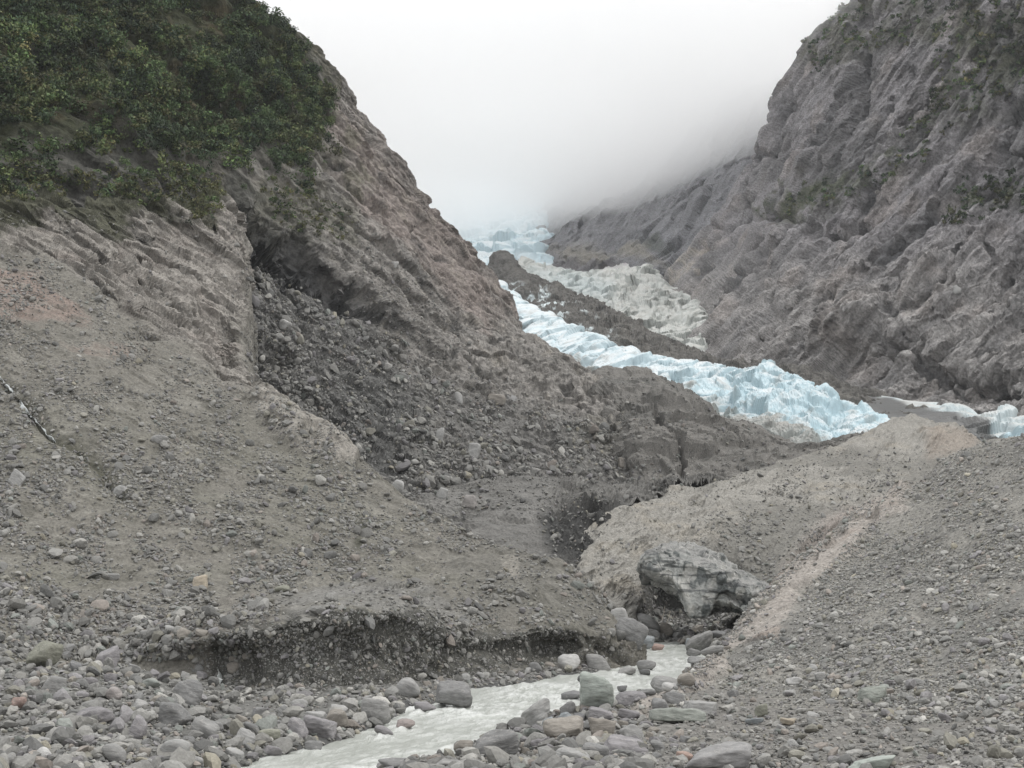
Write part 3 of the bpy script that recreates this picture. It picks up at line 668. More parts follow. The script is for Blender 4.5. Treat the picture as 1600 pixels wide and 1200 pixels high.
# ---- E: right mountain
dirE = P(1300, 340, 730) - P(1180, 520, 765)
G = sheet([
 [(1021, 520, 950), (1082, 570, 820), (1150, 605, 715), (1250, 625, 640), (1350, 655, 580), (1450, 680, 535), (1600, 705, 490), (1900, 740, 430)],
 [(1039, 455, 980), (1102, 520, 840), (1160, 560, 735), (1250, 590, 660), (1350, 622, 600), (1450, 640, 555), (1600, 660, 510), (1900, 700, 450)],
 [(1071, 412, 985), (1122, 450, 860), (1190, 480, 760), (1290, 500, 680), (1400, 520, 615), (1500, 530, 570), (1620, 540, 525), (1900, 560, 465)],
 [(1124, 340, 975), (1172, 365, 880), (1230, 380, 790), (1330, 390, 715), (1440, 400, 650), (1540, 400, 605), (1650, 400, 560), (1900, 400, 500)],
 [(1166, 275, 960), (1217, 275, 890), (1270, 270, 815), (1370, 260, 745), (1470, 260, 685), (1570, 250, 635), (1680, 240, 590), (1900, 230, 530)],
 [(1198, 200, 950), (1242, 185, 895), (1290, 170, 835), (1390, 150, 770), (1490, 140, 710), (1590, 120, 660), (1700, 100, 615), (1900, 80, 560)],
 [(1226, 130, 945), (1272, 110, 890), (1320, 100, 830), (1400, 80, 780), (1490, 60, 730), (1590, 50, 680), (1700, 30, 635), (1900, 0, 580)],
 [(1264, 76, 945), (1284, 50, 900), (1330, 30, 860), (1400, 10, 800), (1500, -10, 745), (1600, -30, 700), (1720, -60, 650), (1900, -90, 600)],
 [(1304, 28, 940), (1347, -8, 910), (1400, -50, 860), (1500, -90, 790), (1600, -120, 730), (1700, -150, 680), (1900, -220, 630)]],
 860, 860, left=(40, 110, -60), top=(40, 120, -60), bottom=(-10, -20, -30))
V = flat(G); a, b = pxy(G)
eE = np.tile(smooth(0, .07, np.linspace(0, 1, G.shape[1])) * .6 + .4, G.shape[0])
nmA = grid_normals(G); cutc = int(G.shape[1] * .22); nmL = nmA[::9, :cutc:5].reshape(-1, 3).mean(0); nmR = nmA[::9, cutc::9].reshape(-1, 3).mean(0)
dirL = P(1222, 120, 935) - P(1075, 400, 960); lft = smooth(1290, 1170, a + .25 * (b - 300))
def strE(G, V, lam, seed, sh=.14): return strata(G, V, dirE, lam, seed, sh, nmR) * (1 - lft) + .6 * lft * strata(G, V, dirL, lam, seed + 40, sh, nmL)
h = rockdisp(V, dirE, 60, 501, fac=(1, .6, .25), stretch=2.6) * 8 * eE + strE(G, V, 62, 21, .12) * 17 * eE
h -= 10 * np.clip(carve_line(a, b, [(1350, 30), (1340, 150), (1290, 260), (1240, 330)], 30), 0, 1) * (1 + .5 * perlin(V / 20., 4))
h -= 14 * carve_line(a, b, [(1620, 60), (1560, 200), (1540, 300)], 34)
for (cx_, cy_, rx, ry, dp) in [(1395, 537, 34, 10, 12), (1490, 445, 14, 10, 8), (1200, 340, 44, 12, 9), (1290, 355, 50, 10, 8), (1360, 575, 20, 18, 6), (1030, 440, 22, 14, 9), (1490, 600, 30, 20, 6), (1420, 470, 34, 30, 6), (1540, 580, 60, 12, 8), (1118, 355, 14, 6, 6), (1530, 610, 30, 14, 6), (1580, 170, 30, 20, 8)]:
    e = ((a - cx_) / rx) ** 2 + ((b - cy_) / ry) ** 2
    h -= dp * np.exp(-e * 1.4) * (1 + .5 * perlin(V / 8., 9))
crE = cracks(a, b, V, [[(1230, 565), (1285, 450), (1335, 375)], [(1185, 520), (1235, 430), (1300, 350), (1380, 290)], [(1360, 400), (1440, 335), (1560, 262), (1640, 235)], [(1270, 550), (1305, 470), (1350, 410)], [(1480, 605), (1430, 560), (1390, 480)],
 [(1350, 532), (1430, 545), (1465, 575), (1540, 598), (1610, 620)], [(1530, 370), (1562, 440), (1595, 505)], [(1422, 110), (1372, 220), (1335, 295)], [(1485, 80), (1445, 190), (1400, 260)], [(1400, 380), (1470, 330), (1530, 310)], [(1170, 335), (1230, 346), (1290, 352), (1350, 340)], [(1440, 470), (1500, 400), (1580, 350)], [(1120, 480), (1180, 400), (1230, 360)], [(1250, 200), (1235, 280), (1200, 340)], [(1310, 80), (1275, 190), (1255, 250)], [(1060, 470), (1110, 400), (1150, 340)], [(1110, 500), (1160, 440), (1200, 400)], [(1150, 330), (1190, 230), (1225, 140)]], 9, 34, 28)
clE = cracks(a, b, V, [[(1350, 20), (1335, 140), (1300, 250), (1250, 340)], [(1590, 20), (1560, 160), (1540, 300)], [(1375, 530), (1415, 542)], [(1520, 580), (1590, 615)]], 15, 30, 30)
h -= crE * 9 + clE * 13
G = relax(disp(G, h)); V = flat(G)
G = relax(dispf(G, rockdisp(V, dirE, 15, 511, fac=(1, .6, .3), stretch=3.4) * 2.6 * (1 - .4 * lft) + strE(G, V, 20, 22) * 6, 15), 1); V = flat(G)
G = dispf(G, rockdisp(V, dirE, 4.5, 515, fac=(1, .5, 0), rid=.6, stretch=3.5) * 1.1 * (1 - .5 * lft) + strE(G, V, 7, 23) * 1.8, 5)
def colE(V, n):
    w1 = px_noise(V, 60, 3); w2 = px_noise(V, 14, 4); a2 = a + w1 * 50 + w2 * 20; b2 = b + w2 * 40
    c = np.tile([.185, .174, .180], (len(V), 1)).astype(float)
    c = mix(c, (.225, .212, .202), smooth(330, 480, b) * .8)
    c = mix(c, (.24, .205, .185), smooth(.05, .4, px_noise(V, 30, 8)) * .45)
    c = mix(c, (.10, .098, .10), smooth(0, .4, px_noise(V @ frame_for(dirE) * [.3, 1, 1], 22, 9)) * .55)
    c = mix(c, (.085, .085, .085), inpoly(a2, b2, [(1330, 40), (1400, 60), (1360, 220), (1280, 330), (1230, 330), (1300, 180)], 20) * .5)
    c = mix(c, (.06, .062, .062), inpoly(a2, b2, [(1560, 50), (1700, 0), (1700, 330), (1520, 300), (1540, 180)], 20) * .5)
    c = mix(c, (.06, .068, .04), np.clip(inpoly(a2, b2, [(1180, 330), (1260, 290), (1400, 245), (1450, 235), (1380, 290), (1280, 325), (1230, 355)], 12) * 1.2 * smooth(-.3, .2, w2), 0, 1) * .8)
    c = mix(c, (.06, .068, .04), inpoly(a2, b2, [(1500, 290), (1600, 270), (1700, 250), (1700, 320), (1560, 330), (1480, 350)], 12) * smooth(-.3, .2, w2) * .8)
    c = mix(c, (.07, .072, .045), inpoly(a2, b2, [(1250, 60), (1290, 10), (1360, -40), (1700, -40), (1700, 60), (1560, 120), (1430, 60), (1330, 80), (1280, 120)], 16) * smooth(-.4, .2, w2) * .7)
    c = mix(c, (.065, .07, .045), inpoly(a2, b2, [(1480, 70), (1560, 40), (1620, 110), (1500, 200), (1400, 230), (1460, 130)], 16) * smooth(-.3, .3, w2) * .6)
    c = mix(c, (.055, .055, .058), np.clip(crE * .75 + clE * .7, 0, .85))  # wet seep and crevice shade painted along the carved clefts
    # pale scoured band at the foot
    c = mix(c, (.30, .26, .21), inpoly(a2, b2, [(1000, 460), (1060, 400), (1110, 350), (1095, 390), (1040, 440)], 7) * .5)
    return c * (1 + .25 * px_noise(V, 5, 17) + smooth(1080, 1250, a) * .5 * px_noise(V @ frame_for(dirE) * [.25, 1, 1], 6., 27))[:, None] * (1 - .6 * streaks(V, dirE, 8, 64) * smooth(1050, 1200, a))[:, None]
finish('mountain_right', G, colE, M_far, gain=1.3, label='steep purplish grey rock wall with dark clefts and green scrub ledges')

# ---- F: far mountainside under the cloud
G = sheet([
 [(800, 440, 1230), (840, 432, 1180), (900, 428, 1150), (980, 425, 1110), (1040, 430, 1060), (1110, 430, 1000), (1200, 430, 980)],
 [(822, 402, 1300), (850, 388, 1260), (910, 385, 1230), (990, 380, 1170), (1060, 380, 1090), (1130, 360, 1030), (1220, 350, 1000)],
 [(822, 362, 1420), (860, 348, 1370), (920, 340, 1310), (990, 330, 1240), (1060, 320, 1160), (1130, 300, 1080), (1220, 280, 1040)],
 [(840, 320, 1560), (870, 312, 1480), (930, 300, 1400), (1000, 288, 1330), (1080, 262, 1230), (1150, 235, 1150), (1240, 200, 1100)],
 [(850, 280, 1700), (880, 275, 1600), (940, 262, 1500), (1020, 250, 1420), (1100, 200, 1330), (1180, 150, 1240), (1280, 110, 1200)]],
 380, 420, left=(-20, 60, -40), top=(10, 100, -40))
V = flat(G); a, b = pxy(G)
dirF = P(1100, 290, 1100) - P(1050, 400, 1080)
h = rockdisp(V, dirF, 90, 601, fac=(1, .6, .4), stretch=2.6) * 9; G = disp(G, h); V = flat(G); h = rockdisp(V, dirF, 18, 611, fac=(1, .5, 0)) * 3
h -= 30 * np.exp(-(((a - 842) / 16) ** 2 + ((b - 378) / 8) ** 2))
G = disp(G, h)
def colF(V, n):
    w = px_noise(V, 50, 4)
    c = np.tile([.20, .20, .215], (len(V), 1)).astype(float)
    c = mix(c, (.25, .23, .19), inpoly(a + 40 * w, b, [(850, 395), (930, 385), (1010, 395), (1040, 415), (960, 412), (880, 408)], 10) * .8)
    c = mix(c, (.12, .11, .115), inpoly(a, b + 20 * w, [(820, 410), (960, 408), (1000, 425), (830, 425)], 5) * .7)
    c = mix(c, (.05, .06, .045), inpoly(a + 20 * w, b, [(1000, 385), (1030, 372), (1050, 385), (1040, 400), (1010, 402)], 5) * .6)
    return c * (1 + .3 * px_noise(V, 12, 7))[:, None]
finish('mountain_far', G, colF, M_far, label='dim bluish grey mountainside rising into low cloud above the icefall')

# ================================================================== ICE
def icedisp(V, dirv, lam, amp, seed, stretch=1.0):
    Fm = frame_for(dirv); q = (V.astype(np.float32) @ Fm) / lam; q[:, 0] *= stretch
    q = q + .3 * np.stack([perlin(q, seed + 1), perlin(q + 5, seed + 2), perlin(q - 5, seed + 3)], 1)
    f1, e1, r1 = facets(q, seed, 1.6, 40.); f2, e2, r2 = facets(q * 2.3, seed + 5, 1.5, 40.)
    s = np.minimum(e1 * 3.0, 1); s2 = np.minimum(e2 * 2.5, 1)
    hgt = (.3 * s + 1.15 * f1) + .4 * (.2 * s2 + .9 * f2) + .16 * ridged(q * 4, 3, seed + 9); hgt = hgt - hgt.mean()
    return hgt * amp, s, s2, r1
def ice_colour(V, n, s, s2, r1, blue, dirt, seed, white=(.70, .745, .76), bl=(.42, .61, .69)):
    w = px_noise(V, 30, seed); w2 = px_noise(V, 5, seed + 1)
    c = np.tile(white, (len(V), 1)).astype(float)
    steep = smooth(.75, .25, np.abs(n[:, 2]))
    c = mix(c, bl, np.clip((1 - s) * .8 + (1 - s2) * .35 + steep * .55 + .3 * w, 0, 1) * blue)
    c = mix(c, (.26, .235, .20), np.clip(smooth(.1, .5, w2 + .5 * w) * dirt + dirt * .15, 0, .9))
    return c
# main tongue
top_ = [(735, 415, 960), (790, 447, 870), (850, 488, 780), (905, 514, 715), (980, 545, 650), (1070, 570, 590), (1150, 580, 560), (1230, 590, 535), (1285, 614, 518), (1340, 641, 503), (1392, 666, 490)]
mid1 = [(735, 440, 920), (790, 465, 830), (845, 508, 748), (900, 538, 685), (970, 565, 622), (1050, 592, 565), (1120, 606, 535), (1195, 620, 512), (1260, 640, 495), (1320, 662, 480), (1388, 674, 472)]
mid2 = [(740, 470, 870), (795, 500, 790), (840, 540, 715), (900, 572, 650), (965, 590, 592), (1035, 615, 542), (1100, 637, 512), (1170, 655, 488), (1240, 672, 470), (1305, 680, 460), (1382, 680, 462)]
low_ = [(745, 500, 830), (800, 540, 750), (845, 575, 680), (900, 605, 615), (965, 625, 560), (1035, 650, 515), (1100, 675, 488), (1170, 695, 466), (1245, 705, 452), (1310, 696, 450), (1375, 690, 456)]
base_ = [(x, y + 40, d - 12) for x, y, d in low_]
G = sheet([base_, low_, mid2, mid1, top_], 330, 1000, right=(4, -4, -12), top=(4, 12, -14))
V = flat(G); a, b = pxy(G)
dirG = P(1300, 640, 500) - P(900, 530, 690)
near = smooth(850, 1250, a)
hI, s, s2, r1 = icedisp(V, dirG, 15, 1.0, 701, 1.3)
hI = hI * (1.4 + 2.3 * near) * (1 - .65 * smooth(1270, 1400, a)) + near * .8 * ridged(V * [.5, .5, .06], 3, 78)
G = disp(G, hI)
nI = orient(G).reshape(-1, 3)
def colG(V, n):
    c = ice_colour(V, n, s, s2, r1, .5 + .25 * near, .0, 3, white=(.63, .665, .675), bl=(.38, .54, .60))
    w2 = px_noise(V, 7, 44)
    dirtm = np.clip(smooth(-12, 14, b - np.interp(a, [780, 930, 1060, 1150, 1240, 1300, 1400], [520, 578, 612, 640, 665, 685, 700]) + 26 * w2), 0, 1)
    c = mix(c, (.25, .235, .205), dirtm * .8)
    c = mix(c, (.30, .285, .26), smooth(.1, .45, w2) * .4)
    return c
finish('glacier_tongue', G, colG, M_ice, 'thing', label='long pale blue crevassed glacier tongue running down behind the dark dirty ice', cat='glacier', group='glacier ice')

# moraine ridge between the ice streams
G = sheet([
 [(700, 450, 960), (760, 455, 920), (850, 505, 775), (905, 528, 710), (980, 560, 645), (1070, 585, 585), (1150, 597, 555), (1280, 622, 514), (1350, 650, 497), (1430, 682, 484), (1600, 730, 460)],
 [(720, 425, 975), (775, 428, 930), (845, 470, 830), (905, 500, 760), (980, 525, 690), (1070, 555, 630), (1150, 572, 592), (1280, 598, 545), (1350, 624, 524), (1430, 655, 506), (1600, 705, 475)],
 [(720, 432, 985), (765, 416, 965), (787, 404, 955), (812, 418, 930), (835, 433, 900), (880, 452, 860), (930, 466, 815), (965, 488, 775), (1040, 528, 720), (1110, 556, 670), (1210, 570, 610), (1290, 588, 570), (1345, 608, 548), (1440, 640, 522), (1560, 685, 490), (1640, 705, 480)]],
 230, 760, top=(6, 30, -22), bottom=(0, -4, -14), left=(-10, 20, -20))
V = flat(G); a, b = pxy(G)
h = (rockdisp(V, dirG, 16, 801, fac=(1, .6, .3), stretch=1.4) * 3.2 + fbm(V / 4., 3, 804) * 1.0) * (1 - .5 * smooth(850, 780, a)) - 1
h += 7 * np.clip(1 - np.hypot((a - 786) / 34, (b - 408) / 20), 0, 1)
G = disp(G, h)
def colM(V, n):
    w = px_noise(V, 14, 4); w2 = px_noise(V, 5, 5)
    c = np.tile([.115, .108, .098], (len(V), 1)).astype(float)
    c = mix(c, (.16, .15, .132), smooth(0, .4, w) * .6)
    c = mix(c, (.62, .68, .70), inpoly(a, b + 10 * w, [(770, 428), (900, 470), (960, 520), (930, 540), (860, 495), (780, 450)], 8) * smooth(.12, .3, w + .6 * w2) * .9)
    return c * (1 + .3 * px_noise(V, 2.5, 7))[:, None]
finish('moraine_hill', G, colM, M_far, label='dark brown debris ridge running down the valley beside the blue glacier')

# dirty white ice stream at the foot of the far mountainside
G = sheet([
 [(780, 440, 1090), (860, 468, 985), (935, 490, 910), (1000, 520, 850), (1060, 545, 800), (1110, 552, 780)],
 [(800, 425, 1110), (865, 445, 1030), (930, 462, 965), (1000, 485, 900), (1055, 510, 850), (1100, 525, 815)],
 [(815, 405, 1165), (860, 417, 1120), (920, 427, 1065), (985, 420, 1030), (1010, 418, 1010), (1045, 450, 960), (1085, 470, 900), (1110, 500, 850)]],
 170, 420, top=(6, 25, -20), bottom=(0, -5, -15))
V = flat(G); a, b = pxy(G)
hI, s, s2, r1 = icedisp(V, (0, .2, 1), 11, 1.0, 751, .5); G = disp(G, hI * 2.5)
def colG3(V, n):
    c = ice_colour(V, n, s, s2, r1, .25 + 0 * a, .3, 5, white=(.50, .50, .47), bl=(.34, .41, .41))
    t = inpoly(a, b, [(820, 420), (900, 425), (960, 445), (950, 470), (870, 455)], 14)
    return mix(c, (.50, .58, .59), t * .5)
finish('glacier_stream', G, colG3, M_ice, 'thing', label='dirty greenish white ice below the far mountainside, behind the dark debris ridge', cat='glacier', group='glacier ice')

# upper icefall, fading into the cloud
G = sheet([
 [(640, 470, 1130), (740, 440, 1120), (800, 425, 1130), (860, 432, 1130)],
 [(650, 420, 1250), (740, 405, 1230), (800, 400, 1230), (850, 405, 1225)],
 [(650, 380, 1390), (740, 372, 1370), (800, 362, 1370), (850, 358, 1350)],
 [(650, 320, 1600), (740, 310, 1580), (810, 300, 1560), (860, 290, 1530)]],
 200, 260, top=(0, 60, 0), right=(10, 20, -20))
V = flat(G); a, b = pxy(G)
hI, s, s2, r1 = icedisp(V, (1, 0, 0), 22, 1.0, 761, .7); G = disp(G, hI * 6)
finish('glacier_icefall', G, lambda V, n: ice_colour(V, n, s, s2, r1, .55 + 0 * a, .05, 7, white=(.66, .72, .74), bl=(.42, .6, .68)), M_ice, 'thing',
       label='broken pale icefall at the head of the valley fading into cloud', cat='glacier', group='glacier ice')

# second ice tongue on the right
G = sheet([
 [(1340, 640, 515), (1400, 655, 500), (1460, 672, 488), (1510, 690, 480), (1545, 705, 474), (1600, 705, 468), (1900, 760, 440)],
 [(1350, 628, 525), (1400, 643, 512), (1460, 656, 500), (1520, 672, 490), (1550, 690, 484), (1600, 680, 478), (1900, 730, 450)],
 [(1358, 618, 545), (1400, 624, 537), (1480, 637, 525), (1540, 645, 512), (1600, 650, 502), (1900, 690, 470)]],
 120, 420, top=(2, 10, -6), bottom=(0, -2, -8))
V = flat(G); a, b = pxy(G)
hI, s, s2, r1 = icedisp(V, (1, 0, -.2), 9, 1.0, 771, .5); G = disp(G, hI * smooth(1380, 1560, a) * 2.6 + .6)
def colG2(V, n):
    c = ice_colour(V, n, s, s2, r1, .35 + .4 * smooth(665, 690, b), .12, 9, white=(.55, .55, .53))
    m = inpoly(a, b + 8 * px_noise(V, 8, 3), [(1320, 608), (1380, 624), (1440, 638), (1490, 648), (1535, 664), (1575, 694), (1560, 740), (1340, 730)], 4)
    return mix(c, (.075, .073, .07), m * .95)
finish('glacier_side_tongue', G, colG2, M_ice, 'thing', label='flat dirty white ice tongue at the foot of the right rock wall', cat='glacier', group='glacier ice')

# ice remnant with a cave beside the river
rows = [
 [(1025, 905, 192), (1060, 930, 192), (1090, 960, 192), (1130, 955, 192), (1190, 955, 190)],
 [(1018, 902, 181), (1055, 922, 179), (1086, 950, 177), (1120, 945, 177), (1188, 965, 172)],
 [(1010, 892, 179), (1050, 912, 177), (1082, 965, 175.5), (1106, 962, 175.5), (1125, 925, 176), (1160, 945, 174), (1195, 975, 169)],
 [(1008, 880, 179), (1045, 890, 177), (1085, 905, 176), (1120, 915, 175), (1160, 930, 173), (1198, 958, 169)],
 [(1018, 862, 180), (1040, 855, 180), (1075, 862, 179.5), (1110, 878, 178), (1150, 900, 176), (1192, 932, 172)],
 [(1030, 858, 187), (1055, 850, 190), (1090, 856, 190), (1125, 872, 188), (1165, 893, 184), (1205, 925, 179)]]
G = sheet(rows, 260, 320, left=(0, 7, -.5), right=(1.5, 4, -1))
V = flat(G); a, b = pxy(G)
h = rockdisp(V, (0, 0, 1), 5, 851, fac=(1, .5, .2), stretch=1.6) * .7 + fbm(V / .9, 3, 853) * .16
G = disp(G, h)
def colIC(V, n):
    w = px_noise(V * np.array([1, 1, .3]), 1.8, 3); w2 = px_noise(V, 1.0, 4)
    c = np.tile([.27, .275, .26], (len(V), 1)).astype(float)
    c = mix(c, (.06, .07, .068), smooth(.0, .12, w) * .85)
    c = mix(c, (.44, .43, .40), smooth(.02, .2, px_noise(V * np.array([1, 1, .5]), 1.7, 8)) * .7)
    c = mix(c, (.05, .055, .055), smooth(.08, .2, px_noise(V * np.array([.35, .35, 2.2]), 1.5, 12)) * .8)
    c = mix(c, (.17, .165, .155), smooth(.5, .9, n[:, 2]) * .8)
    return c
finish('ice_block', G, colIC, M_ice, 'thing', label='grey streaked block of stranded ice arching over a dark cave beside the river', cat='ice block')

# ================================================================== lookup of the surfaces (where things can stand)
CELL = 3.0; ZX0, ZY0, ZW, ZH = -200, -100, int(2000 / CELL), int(1500 / CELL)
AP = np.concatenate([s[0] for s in SHEETS]); AN = np.concatenate([s[1] for s in SHEETS])
AS = np.concatenate([np.full(len(s[0]), i, np.int16) for i, s in enumerate(SHEETS)])
SID = {s[2]: i for i, s in enumerate(SHEETS)}
_a, _b = proj(AP.astype(float)); _d = AP[:, 1]
ok = (_d > 20) & (_a > ZX0) & (_a < ZX0 + ZW * CELL) & (_b > ZY0) & (_b < ZY0 + ZH * CELL)
ii = np.nonzero(ok)[0]; ii = ii[np.argsort(-_d[ii])]
ZB = np.full((ZH, ZW), -1, np.int64)
ZB[((_b[ii] - ZY0) / CELL).astype(int), ((_a[ii] - ZX0) / CELL).astype(int)] = ii
for _ in range(3):
    hole = ZB < 0
    for dy, dx in ((0, 1), (0, -1), (1, 0), (-1, 0)):
        r = np.roll(np.roll(ZB, dy, 0), dx, 1); m = hole & (ZB < 0) & (r >= 0); ZB[m] = r[m]
def look(px, py):
    i = np.clip(((np.asarray(py) - ZY0) / CELL).astype(int), 0, ZH - 1); j = np.clip(((np.asarray(px) - ZX0) / CELL).astype(int), 0, ZW - 1)
    return ZB[i, j]
print('zbuffer %.0fs' % (time.time() - T0))

# ================================================================== stones
import bmesh
def ico(sub):
    bm = bmesh.new(); bmesh.ops.create_icosphere(bm, subdivisions=sub, radius=1.0)
    bm.verts.ensure_lookup_table()
    v = np.array([x.co[:] for x in bm.verts]); f = np.array([[x.index for x in q.verts] for q in bm.faces]); bm.free()
    return v / np.linalg.norm(v, axis=1)[:, None], f
ICO = {k: ico(k) for k in (1, 2, 3, 4, 5)}
def polytope(u, rs, k=9, sharp=14., lo=.62, hi=1.0, block=0.0):
    """rounded convex stone: radius of every direction under k random planes"""
    n = rs.normal(size=(k, 3)); n /= np.linalg.norm(n, axis=1)[:, None]
    if block:
        ax = np.array([[1, 0, 0], [-1, 0, 0], [0, 1, 0], [0, -1, 0], [0, 0, 1], [0, 0, -1]], float) + rs.normal(size=(6, 3)) * .24
        ax /= np.linalg.norm(ax, axis=1)[:, None]; n = np.vstack([ax, n])
        h = np.concatenate([rs.uniform(.55, .8, 6), rs.uniform(.72, 1.05, k)])
    else: h = rs.uniform(lo, hi, k)
    n = np.vstack([n, [[1, 0, 0], [-1, 0, 0], [0, 1, 0], [0, -1, 0], [0, 0, 1], [0, 0, -1]]]); h = np.concatenate([h, np.full(6, 1.0)])
    d = np.maximum(u @ n.T, 1e-4) / h
    return u * ((d ** sharp).sum(1) ** (-1 / sharp))[:, None]
RS = np.random.RandomState(12)
PROTO = {1: [polytope(ICO[1][0], RS, 6, 12, .48, .95) for _ in range(36)], 2: [polytope(ICO[2][0], RS, 9, 12, .52, .95) for _ in range(36)]}
TINTS = np.array([[.21, .205, .195], [.24, .235, .225], [.18, .178, .172], [.27, .262, .245], [.20, .19, .20], [.22, .21, .175], [.15, .15, .148], [.25, .215, .19], [.19, .205, .19], [.33, .32, .30], [.27, .245, .185]])
TINTS = TINTS * .65 + TINTS.mean(1)[:, None] * .35
TP = np.array([.2, .17, .15, .12, .09, .08, .07, .04, .04, .025, .015])
def scatter(name, n, maskfn, box, smin, smax, alpha, label, seed, gain=1.25, sheets=None, flatz=(.32, .75), tintw=None, sink=.15, cat='stones'):
    gain *= .86
    rs = np.random.RandomState(seed)
    x = rs.uniform(box[0], box[2], n * 3); y = rs.uniform(box[1], box[3], n * 3)
    m = rs.uniform(size=n * 3) < maskfn(x, y); x, y = x[m], y[m]
    k = look(x, y); g = k >= 0
    if sheets: g &= np.isin(AS[np.maximum(k, 0)], [SID[s] for s in sheets])
    k = k[g][:n]; n = len(k)
    pos = AP[k].astype(float); nor = AN[k].astype(float)
    jit = rs.normal(size=(n, 3)) * .4 * CELL * pos[:, 1:2] / F; pos = pos + jit - nor * np.sum(jit * nor, 1)[:, None]
    s = smin * (1 - rs.uniform(size=n) * (1 - (smin / smax) ** alpha)) ** (-1 / alpha)      # longest size, metres
    # basis: normal + random tilt
    w_ = nor + rs.normal(size=(n, 3)) * .35; w_ /= np.linalg.norm(w_, axis=1)[:, None]
    t = rs.normal(size=(n, 3)); t -= w_ * np.sum(t * w_, 1)[:, None]; t /= np.linalg.norm(t, axis=1)[:, None]
    bt = np.cross(w_, t)
    sx = s * .5; sy = sx * rs.uniform(.5, .95, n); sz = sx * rs.uniform(flatz[0], flatz[1], n)
    R = np.stack([t * sx[:, None], bt * sy[:, None], w_ * sz[:, None]], 1)
    pos += nor * (sz * (1 - 2 * sink))[:, None]
    tint = TINTS[rs.choice(len(TINTS), n, p=TP if tintw is None else tintw)] * rs.uniform(.74, 1.22, (n, 1)) * gain * [1.0, .995, .965]
    big = s / pos[:, 1] * F > 9
    Vs, Fs, Cs, off = [], [], [], 0
    for sub, sel in ((1, ~big), (2, big)):
        idx = np.nonzero(sel)[0]
        if not len(idx): continue
        pr = np.array(PROTO[sub])[rs.randint(0, len(PROTO[sub]), len(idx))]
        V = np.einsum('nvk,nkj->nvj', pr, R[idx]) + pos[idx][:, None]
        nv = V.shape[1]
        f = ICO[sub][1][None] + (np.arange(len(idx)) * nv)[:, None, None] + off
        Vs.append(V.reshape(-1, 3)); Fs.append(f.reshape(-1, 3)); Cs.append(np.repeat(tint[idx], nv, 0)); off += V.shape[0] * nv
    me = make_mesh(name, np.vstack(Vs), np.vstack(Fs), M_stone, np.vstack(Cs))
    link(name, me, 'stuff', label=label, cat=cat)
    print('%-18s %6d stones %.0fs' % (name, n, time.time() - T0))
_nzc = {}
def pn(x, y, lam, seed):
    return fbm(np.stack([x / lam, y / lam, 0 * x + seed * 3.3], 1), 3, seed)
def m_scree(x, y): return np.clip(.62 + 1.5 * pn(x * .6 + y * .5, y - x * .5, 60, 1), .12, 1) * (1 - .85 * inpoly(x, y, [(1460, 1030), (1490, 990), (1640, 880), (1800, 800), (1800, 840), (1640, 915), (1500, 1020), (1470, 1050)], 10))
ribpx = [(1065, 1095), (1083, 1062), (1140, 1008), (1195, 945), (1245, 890), (1320, 828), (1385, 790), (1330, 850), (1300, 880), (1230, 950), (1240, 985), (1170, 1008), (1150, 1040), (1120, 1080)]
scatter('scree_rubble', 62000, lambda x, y: m_scree(x, y) * (1 - .96 * inpoly(x, y, ribpx, 5)), (1050, 640, 1800, 1180), 0.10, .9, 2.6, 'grey angular stones covering the scree slope right of the river', 11, gain=1.42, sheets=['scree_slope'])
scatter('riverbank_rubble', 15000, lambda x, y: np.clip(.7 + 1.4 * pn(x, y * 1.5, 50, 2), .15, 1), (640, 985, 1800, 1290), .10, .8, 2.2, 'grey stones covering the flat right bank of the river', 12, sheets=['riverbed_ground', 'scree_slope'])
scatter('cave_rubble', 900, lambda x, y: 1 + 0 * x, (1000, 950, 1170, 1020), .3, 1.6, 2.0, 'grey boulders and cobbles on the ground before the ice cave', 20, sheets=['riverbed_ground', 'rock_hump_hill'])
scatter('cobble_rubble', 13000, lambda x, y: np.clip(.75 + 1.2 * pn(x, y * 1.4, 45, 3), .1, 1), (-200, 980, 1010, 1290), .16, 1.3, 1.7, 'rounded grey cobbles heaped along the left bank of the river', 13, sheets=['riverbed_ground'], gain=1.2)
def m_deb(x, y):
    sl = inpoly(x, y, [(-400, 250), (360, 280), (380, 440), (385, 600), (330, 590), (230, 510), (150, 440), (60, 400), (-400, 330)], 16)
    ter = inpoly(x, y, [(380, 925), (560, 902), (670, 915), (760, 975), (640, 955), (430, 955)], 12)
    bk = inpoly(x, y, [(290, 1000), (330, 975), (450, 958), (655, 950), (710, 985), (860, 972), (1000, 1000), (1010, 1060), (640, 1110), (330, 1110)], 6)
    mo = inpoly(x, y, [(690, 855), (800, 850), (900, 885), (960, 960), (860, 970), (740, 950)], 14)
    return np.clip(.5 + 2.2 * pn(x, y, 60, 4) + .25 * smooth(900, 1000, y), .06, 1) * (1 - .9 * sl) * (1 - .7 * ter) * (1 - .93 * bk) * (1 - .6 * mo)
scatter('debris_rubble', 52000, m_deb, (-200, 330, 1010, 1030), .20, 1.8, 2.7, 'loose greenish grey stones over the debris slope on the left', 14, sheets=['slope_left'], gain=1.1)
scatter('bank_rubble', 7000, lambda x, y: inpoly(x, y, [(280, 1000), (330, 975), (450, 960), (655, 955), (700, 985), (860, 975), (1000, 1020), (940, 1050), (640, 1100), (330, 1110)], 8), (270, 950, 1010, 1110), .09, .7, 2.3, 'pale stones set in the dark face of the undercut gravel bank', 15, sheets=['slope_left'], gain=1.15, sink=.3)
